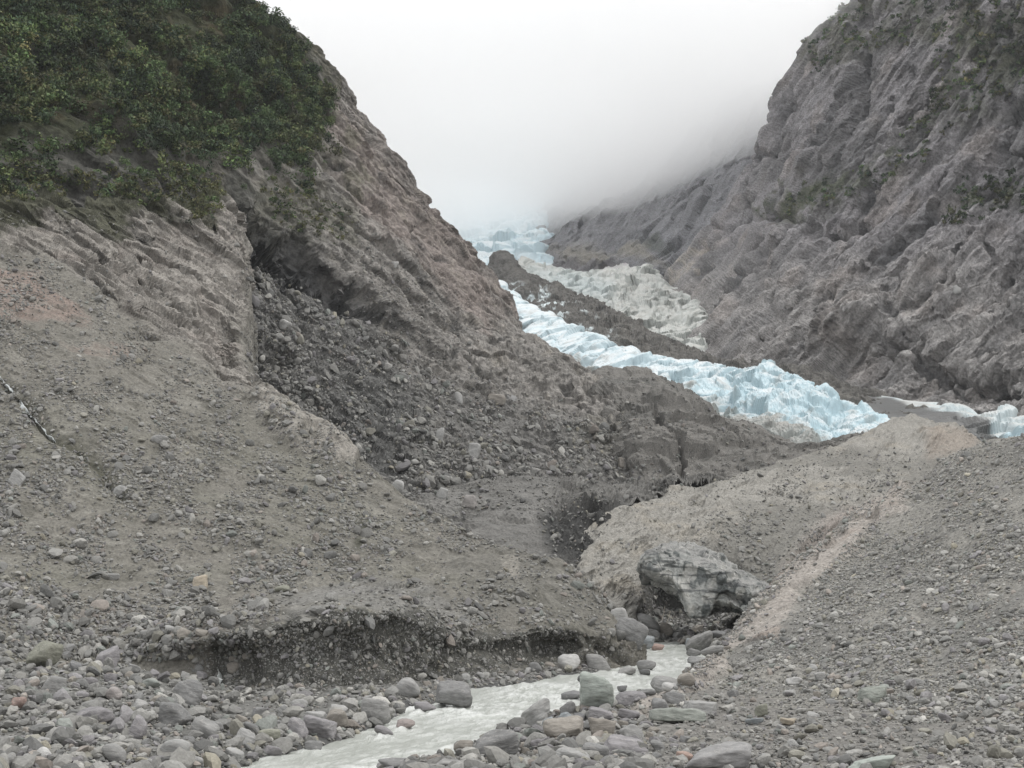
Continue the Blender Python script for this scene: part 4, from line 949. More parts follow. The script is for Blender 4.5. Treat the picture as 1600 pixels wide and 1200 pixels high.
scatter('gully_rubble', 11000, lambda x, y: np.clip(inpoly(x, y, [(370, 380), (480, 470), (600, 520), (700, 600), (860, 640), (1060, 700), (1070, 790), (860, 800), (640, 790), (470, 680), (370, 590)], 12) * (.7 + 1.5 * pn(x, y, 40, 5)), 0, 1), (350, 360, 1080, 830), 0.45, 3.6, 2.1, 'dark grey boulders and rubble in the gully below the spur', 16, sheets=['mountain_left'], gain=1.08)
scatter('spur_rubble', 4000, lambda x, y: inpoly(x, y, [(540, 330), (640, 400), (760, 560), (960, 680), (860, 660), (640, 560), (560, 480)], 20) * .7, (350, 300, 1080, 730), .4, 1.6, 2.4, 'scattered stones lying on the grey rock spur', 17, sheets=['mountain_left'], gain=1.05)
scatter('hump_rubble', 5500, lambda x, y: np.clip(.5 + 1.6 * pn(x, y, 40, 6), .05, 1) * (1 + 6 * inpoly(x, y, [(1010, 965), (1200, 965), (1200, 1010), (1000, 1010)], 8)) * (1 - .8 * inpoly(x, y, [(900, 980), (900, 850), (960, 790), (1080, 765), (1090, 840), (1010, 900), (980, 1000)], 14)), (930, 700, 1620, 1000), .25, 1.3, 2.5, 'loose stones on the pale rock hump', 18, sheets=['rock_hump_hill'], gain=1.15)
scatter('ice_rubble', 4500, lambda x, y: np.clip(.6 - .5 * inpoly(x, y, [(640, 795), (830, 800), (895, 890), (720, 870)], 10) + pn(x, y, 30, 8), 0, 1), (640, 580, 1400, 920), .35, 1.8, 2.6, 'small stones frozen onto the dirty ice below the glacier', 19, sheets=['dirty_ice_slope', 'dirty_ice_mound'], gain=.95)

# ------------------------------------------------------------------ single boulders
G_ = (.25, .245, .232); L_ = (.30, .295, .28); W_ = (.40, .39, .37); K_ = (.15, .15, .15); D_ = (.19, .188, .182); PU = (.22, .205, .21); BR = (.25, .22, .18); RD = (.30, .19, .15); GR = (.33, .37, .32); BL = (.20, .225, .235); TN = (.38, .31, .21); OL = (.22, .22, .16)
# x, base y, width, height (pixels), colour, blocky, tilt (deg), label
HERO = [
 (711, 1104, 60, 35, D_, 1, 3, 'large squared grey boulder with a flat top standing in the river'),
 (938, 1107, 60, 50, GR, 0, 0, 'big pale green lichen-coloured boulder in the middle of the river'),
 (840, 1131, 52, 30, L_, 1, -24, 'long pale wedge-shaped boulder tilted against the water below the green one'),
 (772, 1185, 76, 38, D_, 0, -8, 'large rounded dark grey boulder lying at the near water edge'),
 (724, 1176, 30, 18, BR, 0, 0, 'small brown boulder tucked behind the large rounded one at the water edge'),
 (587, 1132, 46, 36, G_, 0, 5, 'round grey boulder at the left shore, below the squared one in the river'),
 (495, 1150, 54, 28, PU, 1, 4, 'broad flat-topped purplish boulder at the left waterline'),
 (637, 1090, 40, 30, G_, 0, 20, 'oval grey boulder leaning at the foot of the dark bank'),
 (292, 1104, 48, 40, D_, 0, 20, 'tall smooth grey boulder standing on the left cobble bar'),
 (270, 1134, 54, 32, D_, 0, 6, 'wide smooth grey boulder just below the tall one on the cobble bar'),
 (317, 1152, 42, 26, G_, 0, 20, 'oval brownish grey boulder sloping to the right on the cobble bar'),
 (268, 1193, 42, 32, L_, 0, 8, 'pale rounded boulder with a light ring near the bottom edge'),
 (178, 1193, 44, 25, G_, 0, 4, 'low grey boulder left of the pale ringed one'),
 (135, 1136, 64, 27, PU, 1, -4, 'flat purplish slab of rock on the left cobble bar'),
 (62, 1042, 46, 36, OL, 0, 12, 'half buried olive and tan boulder below the terrace edge'),
 (212, 1156, 24, 34, PU, 1, 20, 'upright narrow purplish stone among the left cobbles'),
 (882, 1157, 62, 30, BR, 0, -6, 'large brown boulder with pale streaks on the right shore'),
 (980, 1180, 68, 26, PU, 0, 8, 'long dark streaked boulder on the gravel edge of the right shore'),
 (932, 1188, 44, 25, D_, 0, 14, 'rounded dark boulder left of the long streaked one'),
 (893, 1196, 66, 22, L_, 1, 3, 'wide flat pale boulder near the bottom of the picture'),
 (942, 1151, 42, 26, BR, 1, 0, 'pointed boulder with wavy pale banding'),
 (987, 1161, 34, 27, G_, 1, 10, 'squarish grey boulder right of the wavy banded one'),
 (940, 1130, 50, 20, PU, 1, 4, 'flat topped boulder directly below the big green one'),
 (883, 1132, 27, 18, BL, 0, 0, 'bluish grey boulder beside the pale wedge'),
 (858, 1140, 19, 16, BL, 0, -20, 'small dark blue-green boulder under the pale wedge'),
 (904, 1131, 22, 15, K_, 0, 10, 'small nearly black boulder right of the bluish one'),
 (888, 1117, 27, 18, D_, 0, -12, 'grey boulder behind the bluish one'),
 (1032, 1117, 30, 24, D_, 1, -15, 'dark angular boulder at the right waterline'),
 (1056, 1103, 36, 20, D_, 0, 14, 'smooth dark boulder sloping down behind the angular one'),
 (1094, 1116, 62, 20, L_, 1, 2, 'broad pale slab where the right gravel begins'),
 (1062, 1128, 90, 18, (.25, .27, .23), 1, 2, 'very wide low greenish slab on the right shore'),
 (1038, 1079, 48, 19, G_, 0, 6, 'grey boulder at the water by the foot of the pale rib'),
 (1050, 1082, 32, 13, W_, 0, 4, 'small whitish boulder in front of the grey one by the pale rib'),
 (1074, 1074, 28, 20, BR, 0, 0, 'brown round boulder against the pale rib'),
 (988, 1099, 48, 16, PU, 0, -8, 'low streaked boulder in the shallows right of the green one'),
 (1012, 1087, 25, 9, D_, 0, 0, 'small flat dark boulder between two low ones in the shallows'),
 (896, 1093, 36, 11, K_, 0, -10, 'low black boulder in the water left of the green one'),
 (972, 1080, 16, 9, K_, 1, 0, 'small dark peaked boulder alone in the rapids'),
 (918, 1067, 29, 12, K_, 0, 3, 'dark boulder in the river close to the left gravel shore'),
 (1012, 1047, 31, 15, D_, 0, -12, 'dark humped boulder in the upper river'),
 (1007, 1053, 18, 7, K_, 0, 0, 'small black boulder just below the dark humped one'),
 (980, 1053, 27, 9, G_, 0, 6, 'low grey boulder at the left edge of the upper river'),
 (1093, 1036, 32, 9, D_, 0, 6, 'low ribbed boulder breaking the upper rapids'),
 (888, 1047, 34, 23, W_, 0, 0, 'round whitish boulder at the foot of the gravel bank'),
 (932, 1046, 44, 25, G_, 1, 0, 'grey pyramid-shaped boulder at the foot of the gravel bank'),
 (1008, 1011, 33, 16, BL, 1, 4, 'bluish boulder where the river leaves the cave'),
 (1029, 1015, 22, 8, RD, 0, 0, 'low reddish boulder in the upper river'),
 (1096, 1018, 48, 24, G_, 0, -20, 'long grey boulder leaning on the right bank of the upper river'),
 (1114, 1025, 37, 14, G_, 0, -6, 'low grey boulder below the long leaning one'),
 (1084, 1025, 25, 10, D_, 0, 10, 'small dark boulder at the upper river edge'),
 (987, 1003, 48, 36, D_, 0, 24, 'big two-toned grey boulder left of the ice cave'),
 (968, 974, 34, 24, L_, 0, 10, 'pale boulder above the big two-toned one'),
 (1012, 985, 44, 22, G_, 0, 24, 'sloping grey boulder right of the pale one near the cave'),
 (1119, 998, 34, 12, K_, 0, 3, 'dark flat boulder below the ice cave'),
 (1042, 994, 23, 20, BR, 1, 0, 'brown pointed boulder in front of the cave mouth'),
 (1020, 994, 23, 11, L_, 0, 0, 'small pale boulder left of the brown pointed one'),
 (1080, 1012, 18, 13, BL, 1, 20, 'small slate blue block beside the long leaning boulder'),
 (1128, 1204, 112, 34, (.27, .262, .255), 1, -6, 'very large banded slab at the bottom edge of the picture'),
 (1368, 1206, 74, 20, GR, 1, -4, 'greenish slab at the bottom edge, lower right'),
 (1071, 1189, 25, 12, (.38, .24, .18), 0, 0, 'small orange-red boulder beside the large banded slab'),
 (1368, 1100, 46, 25, (.23, .25, .21), 1, 4, 'greenish angular slab with a pale vein on the right gravel'),
 (1242, 1068, 25, 10, W_, 0, 0, 'whitish flat boulder on the lower scree'),
 (1236, 1088, 21, 11, L_, 0, 0, 'rounded pale boulder below the whitish flat one'),
 (1190, 1121, 18, 20, OL, 1, 0, 'dark olive angular stone standing on the right gravel'),
 (1272, 1049, 15, 11, L_, 0, 0, 'nearly round pale stone on the lower scree'),
 (1234, 1132, 25, 9, TN, 1, 0, 'flat yellowish stone on the right gravel'),
 (1180, 1132, 30, 9, BL, 1, -10, 'thin grey-green slab lying below the olive stone'),
 (526, 1137, 36, 25, BR, 1, -8, 'brownish angular boulder above the left waterline'),
 (493, 1129, 38, 16, L_, 1, 0, 'pale layered boulder behind the flat-topped one'),
 (464, 1156, 36, 26, PU, 0, 24, 'violet-grey boulder left of the flat-topped one'),
 (491, 1171, 30, 12, D_, 0, 10, 'dark flat boulder lying out in the water near the left shore'),
 (424, 1179, 30, 12, PU, 0, 4, 'low boulder at the left shore near the bottom edge'),
 (381, 1168, 30, 24, L_, 0, 24, 'light grey boulder sloping right in the left cobbles'),
 (367, 1188, 32, 17, L_, 0, 14, 'pale pointed boulder above the bottom-left waterline'),
 (440, 1121, 20, 19, L_, 0, 30, 'egg-shaped pale boulder under the dark bank'),
 (420, 1159, 36, 17, OL, 0, 6, 'olive grey boulder among the left shore cobbles'),
 (464, 1111, 27, 18, G_, 0, 22, 'oval grey boulder near the foot of the dark bank'),
 (531, 1114, 28, 13, L_, 0, 0, 'flat oval pale boulder at the foot of the bank'),
 (333, 1148, 38, 21, D_, 0, 26, 'dark grey boulder right of the sloping brownish one'),
 (302, 1199, 26, 19, G_, 0, 0, 'grey boulder right of the pale ringed one'),
 (176, 1095, 28, 19, (.31, .27, .25), 0, 4, 'pinkish pale boulder in the middle of the left bar'),
 (25, 1109, 24, 17, RD, 0, 0, 'rusty red boulder near the left edge'),
 (66, 1189, 28, 18, W_, 0, 20, 'whitish boulder near the bottom left corner'),
 (8, 1201, 28, 20, G_, 0, -20, 'grey boulder in the bottom left corner'),
 (82, 1082, 36, 23, G_, 1, 12, 'angular grey boulder below the half buried olive one'),
 (116, 1048, 20, 13, K_, 0, 16, 'dark violet boulder right of the half buried olive one'),
 (233, 1074, 30, 14, (.24, .26, .23), 0, -12, 'long greenish boulder on the upper left bar'),
 (163, 1042, 36, 28, PU, 1, -6, 'purplish blocky boulder below the terrace edge'),
 (635, 1137, 31, 11, (.27, .22, .2), 0, 3, 'reddish brown flat boulder in the water near the left shore'),
 (662, 1110, 36, 11, PU, 0, 3, 'low boulder left of the squared one in the river'),
 (598, 1148, 32, 12, PU, 0, 3, 'low layered boulder at the left water edge below the round one'),
 (619, 1204, 56, 15, D_, 0, 0, 'low dark boulder in the water at the bottom edge'),
 (700, 1205, 62, 14, G_, 1, 0, 'flat grey boulder on the near right shore at the bottom edge'),
 (312, 918, 24, 19, TN, 1, 0, 'tan boulder alone at the foot of the left debris slope'),
 (174, 907, 22, 10, G_, 0, 0, 'small flat grey boulder on the foot of the debris slope left of the tan one'),
 (440, 926, 24, 11, OL, 0, 8, 'small olive boulder on the terrace right of the tan one'),
 (186, 774, 26, 18, L_, 0, 14, 'pale rounded boulder halfway up the left debris slope'),
 (26, 757, 24, 22, L_, 1, 30, 'pale pointed boulder near the left edge below the brook'),
 (246, 694, 27, 15, G_, 1, 14, 'grey block right of the foot of the brook'),
 (446, 513, 22, 15, W_, 0, 4, 'whitish round boulder in the dark gully'),
 (717, 629, 14, 17, L_, 0, 0, 'small upright pale boulder on the ledge below the dark hollow'),
 (776, 629, 28, 17, BR, 1, 4, 'brownish block on the ledge below the dark hollow'),
 (799, 629, 18, 12, D_, 0, 14, 'small dark boulder right of the brownish block'),
 (741, 714, 22, 25, L_, 1, 10, 'tall pale slab standing in the rubble'),
 (727, 718, 16, 16, D_, 1, 0, 'dark block left of the tall pale slab'),
 (686, 692, 13, 24, L_, 1, 6, 'narrow pale standing slab in the rubble'),
 (733, 796, 26, 23, (.32, .29, .27), 1, 8, 'pale pinkish boulder above the dirty ice'),
 (691, 779, 17, 18, L_, 1, 20, 'grey-white block left of the pale pinkish boulder'),
 (622, 767, 22, 17, L_, 1, 24, 'pale block at the edge of the debris slope above the gully'),
 (972, 729, 17, 14, BR, 1, 0, 'brown block on the beige rock patch of the spur'),
 (616, 417, 13, 10, W_, 1, 0, 'single white block high on the grey spur'),
 (590, 372, 11, 8, W_, 1, 0, 'small white block on the upper spur'),
 (1496, 458, 15, 13, L_, 0, 0, 'round boulder perched below a dark hollow in the right rock wall'),
]
def boulder_mesh(name, w_, d_, h_, seed, blocky, sub, rough=1.0):
    rs = np.random.RandomState(seed)
    u, f = ICO[sub]
    p = polytope(u, rs, 8 if blocky else 10, 13 if blocky else 7, .62, 1.0, blocky)
    p = p / np.abs(p).max(0)
    q = p * [w_, d_, h_] / 2
    m = (w_ + d_ + h_) / 3
    n = u
    off = seed * 3.7
    s1 = fbm(q / m * 1.6 + off, 3, seed % 50) * .10 + ridged(q / m * [2.0, 2.0, 5.5] + off, 3, 7) * .03 + fbm(q / m * 9 + off, 2, 9) * .018
    return q + n * (s1 * m * rough)[:, None], f
def put_boulder(x, y, w_, h_, colr, blocky, tilt, label, seed, group=None, me=None, cat='boulder'):
    k = int(look(np.array([x]), np.array([y - 1.0]))[0]); 
    d = float(AP[k][1]) if k >= 0 else float(depth0(y))
    if 0 < depth0(y) < d * 1.0 and y > 1000: d = float(min(d, depth0(y)))
    g = P(x, y, d); mpx = d / F
    W, H = w_ * mpx, h_ * mpx * 1.04; Dp = W * .8 if W > H else (W + H) / 2 * .9
    sub = 5 if w_ > 44 else (4 if w_ > 16 else 3)
    if me is None:
        V, f = boulder_mesh('b', W, Dp, H * 1.22, seed, blocky, sub)
        me = make_mesh('boulder', V, f, M_boulder, None, smooth_=True)
        sc_ = 1.0
    else: sc_ = None
    o = link('boulder', me, 'thing', label=label, cat=cat, group=group)
    o.location = (g[0], g[1] + Dp * .36, g[2] + H * .5 - H * .10)
    o.rotation_euler = (0, rad(tilt), 0)
    if sc_ is None:
        zr = random.uniform(-.5, .5)
        o.scale = (W / 2, Dp / 2, H * 1.2 / 2); o.rotation_euler = (random.uniform(-.12, .12), rad(tilt), zr if abs(W / H - 1.3) < 1 else zr * .4)
    v = random.uniform(.9, 1.1); gm = sum(colr) / 3; colr = [c_ * .65 + gm * .35 for c_ in colr]
    o.color = (colr[0] * v, colr[1] * v, colr[2] * v, 1)
    return o
random.seed(4)
for i, hspec in enumerate(HERO): put_boulder(*hspec, seed=100 + i)
# further boulders of the same kind: shared meshes, one object each
shapes = []
for i in range(22):
    V, f = boulder_mesh('b', 2, 2, 2, 500 + i, i % 2 == 0, 4, 1.0)
    shapes.append(make_mesh('boulder', V, f, M_boulder, None, smooth_=True))
taken = [(h[0], h[1] - h[3] / 2, h[2]) for h in HERO]
ZONES = [
 (78, [(-10, 1060), (120, 1010), (330, 1090), (520, 1105), (640, 1090), (560, 1135), (420, 1175), (360, 1200), (-10, 1205)], 13, 30, 'left cobble bar', 'grey rounded boulder among the cobbles of the left river bar'),
 (24, [(560, 1095), (680, 1070), (780, 1050), (900, 1040), (860, 1052), (740, 1074), (640, 1100)], 10, 20, 'foot of the gravel bank', 'grey stone at the foot of the undercut gravel bank by the water'),
 (24, [(150, 985), (330, 980), (420, 1030), (330, 1075), (150, 1050)], 12, 22, 'terrace edge', 'grey boulder spilling from the left end of the terrace'),
 (34, [(790, 1190), (860, 1135), (960, 1115), (1060, 1115), (1080, 1160), (1000, 1200), (800, 1205)], 14, 34, 'right shore', 'flat grey boulder in the pile on the right shore'),
 (14, [(1040, 990), (1140, 985), (1140, 1015), (1070, 1012)], 9, 16, 'upper river', 'small boulder on the upper river bank before the ice cave'),
 (26, [(1080, 1130), (1180, 1060), (1500, 1040), (1600, 1080), (1600, 1200), (1200, 1200)], 12, 22, 'right gravel', 'grey stone standing out of the gravel right of the river'),
]
ANCHOR = {0: 'the squared river boulder', 1: 'the big pale green boulder', 2: 'the pale tilted wedge', 3: 'the large rounded boulder by the water', 5: 'the round left shore boulder', 6: 'the flat-topped purplish boulder', 8: 'the tall smooth boulder', 11: 'the pale ringed boulder', 13: 'the flat purplish slab',
 14: 'the half buried olive boulder', 16: 'the brown streaked boulder', 18: 'the long streaked boulder', 20: 'the wavy banded boulder', 30: 'the low greenish slab', 43: 'the round whitish boulder', 44: 'the pyramid-shaped boulder', 50: 'the two-toned boulder'}
for i, hs in enumerate(HERO):
    for key, nm in (('very large banded', 'the very large banded slab'), ('orange-red', 'the orange-red boulder'), ('flat yellowish', 'the flat yellowish stone'), ('greenish angular', 'the greenish angular slab'), ('rusty red', 'the rusty red boulder'), ('whitish boulder near', 'the whitish corner boulder'), ('whitish flat', 'the whitish flat boulder'), ('violet-grey', 'the violet-grey boulder'), ('pinkish pale', 'the pinkish pale boulder')):
        if key in hs[7]: ANCHOR[i] = nm
for i in list(ANCHOR):
    if 40 < i < 52 and not any(w_ in HERO[i][7] for w_ in ('whitish', 'pyramid', 'two-toned')): del ANCHOR[i]
USED = set()
def relabel(x, y, s, lo, tone, kind_, hh):
    best = sorted((math.hypot(x - HERO[i][0], 1.3 * (y - HERO[i][1])), i) for i in ANCHOR)
    for dd, i in best[:3]:
        if dd > 190: break
        dx, dy = x - HERO[i][0], 1.3 * (y - HERO[i][1])
        an = math.degrees(math.atan2(-dy, dx)) % 360
        rel = ['right of', 'up and right of', 'above', 'up and left of', 'left of', 'down and left of', 'below', 'down and right of'][int((an + 22.5) // 45) % 8]
        near = 'just ' if dd < 60 else ('' if dd < 120 else 'well ')
        size = 'small' if s < lo * 1.25 else ('fair-sized' if s < lo * 1.7 else 'large')
        shape = 'flat' if hh / s < .55 else 'rounded'
        for t in ('%s %s %s %s%s %s' % (size, tone, kind_, near, rel, ANCHOR[i]), '%s %s %s %s %s%s %s' % (size, shape, tone, kind_, near, rel, ANCHOR[i])):
            if t not in USED and len(t.split()) <= 16:
                USED.add(t); return t
    return None
LBL = ['pale grey', 'dark grey', 'brownish', 'purplish']
for (n, poly, lo, hi, zone, lab) in ZONES:
    pa = np.array(poly, float); cnt = tries = 0
    while cnt < n and tries < 6000:
        tries += 1
        x, y = random.uniform(pa[:, 0].min(), pa[:, 0].max()), random.uniform(pa[:, 1].min(), pa[:, 1].max())
        if sdpoly(np.array([x]), np.array([y]), poly)[0] > 0: continue
        s = lo * (1 - random.random() * .93) ** (-1 / 2.6); s = min(s, hi); hh = s * random.uniform(.4, .75)
        if any(math.hypot(x - t[0], (y - hh / 2 - t[1]) * 1.6) < .48 * (s + t[2]) for t in taken): continue
        taken.append((x, y - hh / 2, s)); cnt += 1
        kk = random.randrange(4); colr = [L_, D_, BR, PU][kk]
        lb = relabel(x, y, s, lo, LBL[kk], 'stone' if zone in ('right gravel', 'foot of the gravel bank') else 'boulder', hh) or (lab.replace('grey', LBL[kk], 1) if 'grey' in lab else LBL[kk] + ' ' + lab)
        put_boulder(x, y, s, hh, colr, 0, random.uniform(-18, 18), lb, 0, group='boulders on the ' + zone + ', ' + LBL[kk], me=random.choice(shapes))
print('boulders %d  %.0fs' % (len(taken), time.time() - T0))

# ================================================================== vegetation
def shrub_cards(rs, R, H, n, leaf):
    """leaf-sized faces through a lumpy crown"""
    k = rs.randint(4, 8); cen = rs.normal(size=(k, 3)) * [R * .45, R * .45, H * .18] + [0, 0, H * .55]; rr = rs.uniform(.35, .6, k) * R
    c = rs.randint(0, k, n); u = rs.normal(size=(n, 3)); u /= np.linalg.norm(u, axis=1)[:, None]
    p = cen[c] + u * (rr[c] * rs.uniform(.55, 1.05, n) ** .6)[:, None]
    p[:, 2] = np.abs(p[:, 2])
    t = rs.normal(size=(n, 3)); t /= np.linalg.norm(t, axis=1)[:, None]
    nn = u + rs.normal(size=(n, 3)) * .6; b_ = np.cross(nn, t); b_ /= np.linalg.norm(b_, axis=1)[:, None]; t = np.cross(b_, nn); t /= np.linalg.norm(t, axis=1)[:, None]
    s = leaf * rs.uniform(.6, 1.3, n)[:, None]
    Q4 = np.stack([p - t * s, p - b_ * s * .5, p + t * s, p + b_ * s * .5], 1)
    return Q4, c
GREENS = np.array([[.07, .105, .042], [.05, .075, .036], [.10, .13, .05], [.09, .095, .042], [.035, .052, .03], [.115, .115, .05]])
def leaf_cols(rs, n, base): return np.clip(base * rs.uniform(.65, 1.4, (n, 1)) * rs.uniform(.9, 1.1, (n, 3)), .01, 1)
rs = np.random.RandomState(8)
shr = []
for i in range(8):
    Q4, c = shrub_cards(rs, 1.7, 2.6, 900, .18)
    base = GREENS[i % 3 if i < 6 else 4]
    tone = rs.uniform(.75, 1.3, 9)[c][:, None]
    cols = np.repeat(leaf_cols(rs, len(Q4), base) * tone, 4, 0)
    V = Q4.reshape(-1, 3)
    # stem and limbs
    st_v = []; st_f = []
    for (x0, y0, z0, x1, y1, z1, r0, r1) in [(0, 0, -.6, .1, 0, 1.0, .14, .09), (.1, 0, .9, .7, .3, 1.9, .08, .04), (.1, 0, .9, -.6, -.2, 1.8, .08, .04)]:
        o_ = len(st_v)
        for (x, y, z_, r) in ((x0, y0, z0, r0), (x1, y1, z1, r1)):
            for q in range(4): st_v.append((x + r * math.cos(q * math.pi / 2), y + r * math.sin(q * math.pi / 2), z_))
        for q in range(4): st_f.append((o_ + q, o_ + (q + 1) % 4, o_ + 4 + (q + 1) % 4, o_ + 4 + q))
    me_c = make_mesh('crown', V, np.arange(len(V)).reshape(-1, 4), M_leaf, cols)
    me_t = make_mesh('trunk', np.array(st_v, float), np.array(st_f), M_leaf, np.tile([.06, .05, .04], (len(st_v), 1)))
    shr.append((me_c, me_t))
def add_shrub(x, y, s, label, group, pi=None):
    k = int(look(np.array([x]), np.array([y]))[0])
    if k < 0: return
    e = bpy.data.objects.new('shrub', None); C.objects.link(e); e.location = [float(q) for q in AP[k]]
    e['label'] = label; e['category'] = 'shrub'; e['group'] = group; e['kind'] = 'thing'
    e.scale = (s, s, s * random.uniform(.85, 1.15)); e.rotation_euler = (random.uniform(-.2, .2), random.uniform(-.2, .2), random.uniform(0, 6.3))
    mc, mt = shr[pi]
    c_ = bpy.data.objects.new('crown', mc); C.objects.link(c_); c_.parent = e
    t_ = bpy.data.objects.new('trunk', mt); C.objects.link(t_); t_.parent = e
cnt = 0
dense = [(330, 70), (420, 70), (500, 130), (515, 215), (470, 275), (420, 260), (370, 215), (330, 150)]
while cnt < 70:
    x, y = random.uniform(320, 520), random.uniform(60, 285)
    if sdpoly(np.array([x]), np.array([y]), dense)[0] < 0:
        pi = random.randrange(8); sz = random.uniform(1.2, 2.4)
        lab = '%s %s shrub in the %s %s part of the dense shrub clump' % ('large' if sz > 1.9 else ('medium' if sz > 1.5 else 'small'), ['mid green', 'dark green', 'light green', 'mid green', 'dark green', 'light green', 'blackish green', 'blackish green'][pi], 'upper' if y < 130 else ('middle' if y < 200 else 'lower'), 'left' if x < 420 else 'right')
        add_shrub(x, y, sz, lab, 'shrubs in the dense green clump', pi); cnt += 1
for i in range(34):
    t = random.random(); x = 398 + t * 125 - random.uniform(0, 26); y = np.interp(x, [398, 430, 470, 530], [4, 36, 76, 132]) + random.uniform(4, 34)
    pi = random.randrange(8); sz = random.uniform(.45, .9)
    add_shrub(x, float(y), sz, '%s %s bush on the %s stretch of the left skyline ridge' % ('tiny' if sz < .65 else 'small', ['mid green', 'dark green', 'light green', 'mid green', 'dark green', 'light green', 'blackish green', 'blackish green'][pi], 'uppermost' if y < 45 else ('upper' if y < 80 else ('middle' if y < 115 else 'lower'))), 'bushes along the left ridge', pi)
def scrub(name, n, maskfn, box, smin, smax, leaves, label, seed, weights, leaf=.24):
    rs = np.random.RandomState(seed)
    x = rs.uniform(box[0], box[2], n * 3); y = rs.uniform(box[1], box[3], n * 3)
    m = rs.uniform(size=n * 3) < maskfn(x, y); x, y = x[m][:n], y[m][:n]; k = look(x, y); g_ = (k >= 0) & (AP[np.maximum(k, 0), 1] > 180); x, y, k = x[g_], y[g_], k[g_]; n = len(k)
    hue = pn(x, y, 45, seed); hue2 = pn(x, y, 75, seed + 5)
    base = [shrub_cards(rs, 1.0, 1.3, leaves, leaf)[0] for _ in range(12)]
    Vs = []; Cs = []
    for i in range(n):
        s = rs.uniform(smin, smax); a_ = rs.uniform(0, 6.28); ca, sa = math.cos(a_), math.sin(a_)
        q = base[rs.randint(12)].reshape(-1, 3) @ np.array([[ca, sa, 0], [-sa, ca, 0], [0, 0, 1]]) * [s, s, s * rs.uniform(.6, 1.2)]
        Vs.append(q + AP[k[i]] - [0, 0, .15 * s])
        g = GREENS[rs.choice(6, p=weights)] * rs.uniform(.6, 1.3) * (1 + 1.3 * np.clip(hue2[i], -.45, .4))
        if hue[i] > .2: g = g * .6 + GREENS[5] * .4
        Cs.append(np.repeat(leaf_cols(rs, leaves, g), 4, 0))
    V = np.vstack(Vs); me = make_mesh(name, V, np.arange(len(V)).reshape(-1, 4), M_leaf, np.vstack(Cs))
    link(name, me, 'stuff', label=label, cat='scrub')
    print(name, n, '%.0fs' % (time.time() - T0))
vegp = [(-250, -120), (300, -120), (395, -10), (470, 75), (525, 150), (505, 200), (520, 250), (480, 300), (430, 320), (360, 300), (300, 280), (190, 275), (60, 285), (-250, 290)]
def m_veg(x, y):
    fade = 1 - .93 * smooth(175, 265, y + 70 * pn(x, y, 40, 35) - .16 * (x - 200))
    return np.clip(inpoly(x, y, vegp, 10) * fade * (.7 + 2.4 * pn(x, y, 38, 31)), 0, 1)
scrub('scrub_vegetation', 5200, m_veg, (-200, -100, 560, 340), .6, 3.0, 130, 'dense olive and dark green scrub covering the upper left mountainside', 41, [.27, .22, .17, .11, .18, .05], leaf=.17)
scrub('tussock_vegetation', 900, lambda x, y: np.maximum(inpoly(x, y, [(400, 290), (500, 290), (560, 350), (520, 375), (440, 350)], 14) * .8, inpoly(x, y, [(290, 280), (350, 300), (345, 340), (300, 345)], 8) + inpoly(x, y + 30 * pn(x, y, 40, 9), [(-200, 265), (340, 275), (340, 300), (200, 318), (100, 305), (-200, 325)], 8)) * .9, (-180, 260, 580, 390), .5, 1.3, 40, 'yellowish moss and tussock below the scrub', 42, [.1, .1, .2, .3, .1, .2], leaf=.3)
def m_rv(x, y):
    p = [[(1180, 335), (1260, 290), (1400, 245), (1450, 235), (1380, 290), (1280, 325), (1230, 355)], [(1500, 290), (1600, 270), (1700, 250), (1700, 320), (1560, 330), (1480, 350)],
         [(1250, 60), (1290, 10), (1360, -40), (1700, -40), (1700, 60), (1560, 120), (1430, 60), (1330, 80), (1280, 120)], [(1480, 70), (1560, 40), (1620, 110), (1500, 200), (1400, 230), (1460, 130)]]
    return np.clip(np.maximum.reduce([inpoly(x, y, q, 12) for q in p]) * (.35 + 2 * pn(x, y, 25, 33)), 0, 1)
scrub('ledge_vegetation', 2600, m_rv, (1150, -60, 1720, 380), .9, 2.4, 26, 'low dark green scrub on the ledges of the right rock wall', 43, [.2, .25, .1, .15, .2, .1], leaf=.5)

# ================================================================== brook on the left slope
def ribbon(name, pts, wm, colr, label, seed):
    pts = np.array(pts, float); L = np.concatenate([[0], np.cumsum(np.hypot(*np.diff(pts, axis=0).T))])
    t = np.linspace(0, L[-1], int(L[-1] / 2)); x = np.interp(t, L, pts[:, 0]); y = np.interp(t, L, pts[:, 1])
    x = x + 5 * pn(t, 0 * t, 8, seed)
    k = look(x, y); p = AP[k].astype(float); n = AN[k].astype(float)
    for _ in range(2): p[1:-1] = (p[:-2] + p[1:-1] * 2 + p[2:]) / 4
    d = np.gradient(p, axis=0); s = np.cross(d, n); s /= np.linalg.norm(s, axis=1)[:, None] + 1e-9
    wv = wm * np.clip(.55 + 3.2 * pn(t, 0 * t + 5, 7, seed + 1), .04, 1.6)[:, None]
    R = []
    for e, z_ in ((-1, -.25), (-.5, .1), (0, .2), (.5, .1), (1, -.25)): R.append(p + s * wv * e + n * (z_ + .15) + [0, -.1, .05])
    G = np.array(R); V = G.reshape(-1, 3); f = grid_faces(5, len(t))
    me = make_mesh(name, V, f, M_water, np.tile(colr, (len(V), 1)), smooth_=True)
    return link(name, me, 'structure', label=label)
ribbon('brook_water', [(-20, 580), (0, 590), (20, 612), (35, 635), (48, 650), (55, 656), (66, 668), (78, 684), (88, 690)], .17, (.42, .44, .44), 'thin white brook tumbling down the left slope', 3)
ribbon('trickle_water', [(339, 1026), (342, 1045), (345, 1068)], .10, (.6, .62, .6), 'thin trickle running down the dark bank', 4)

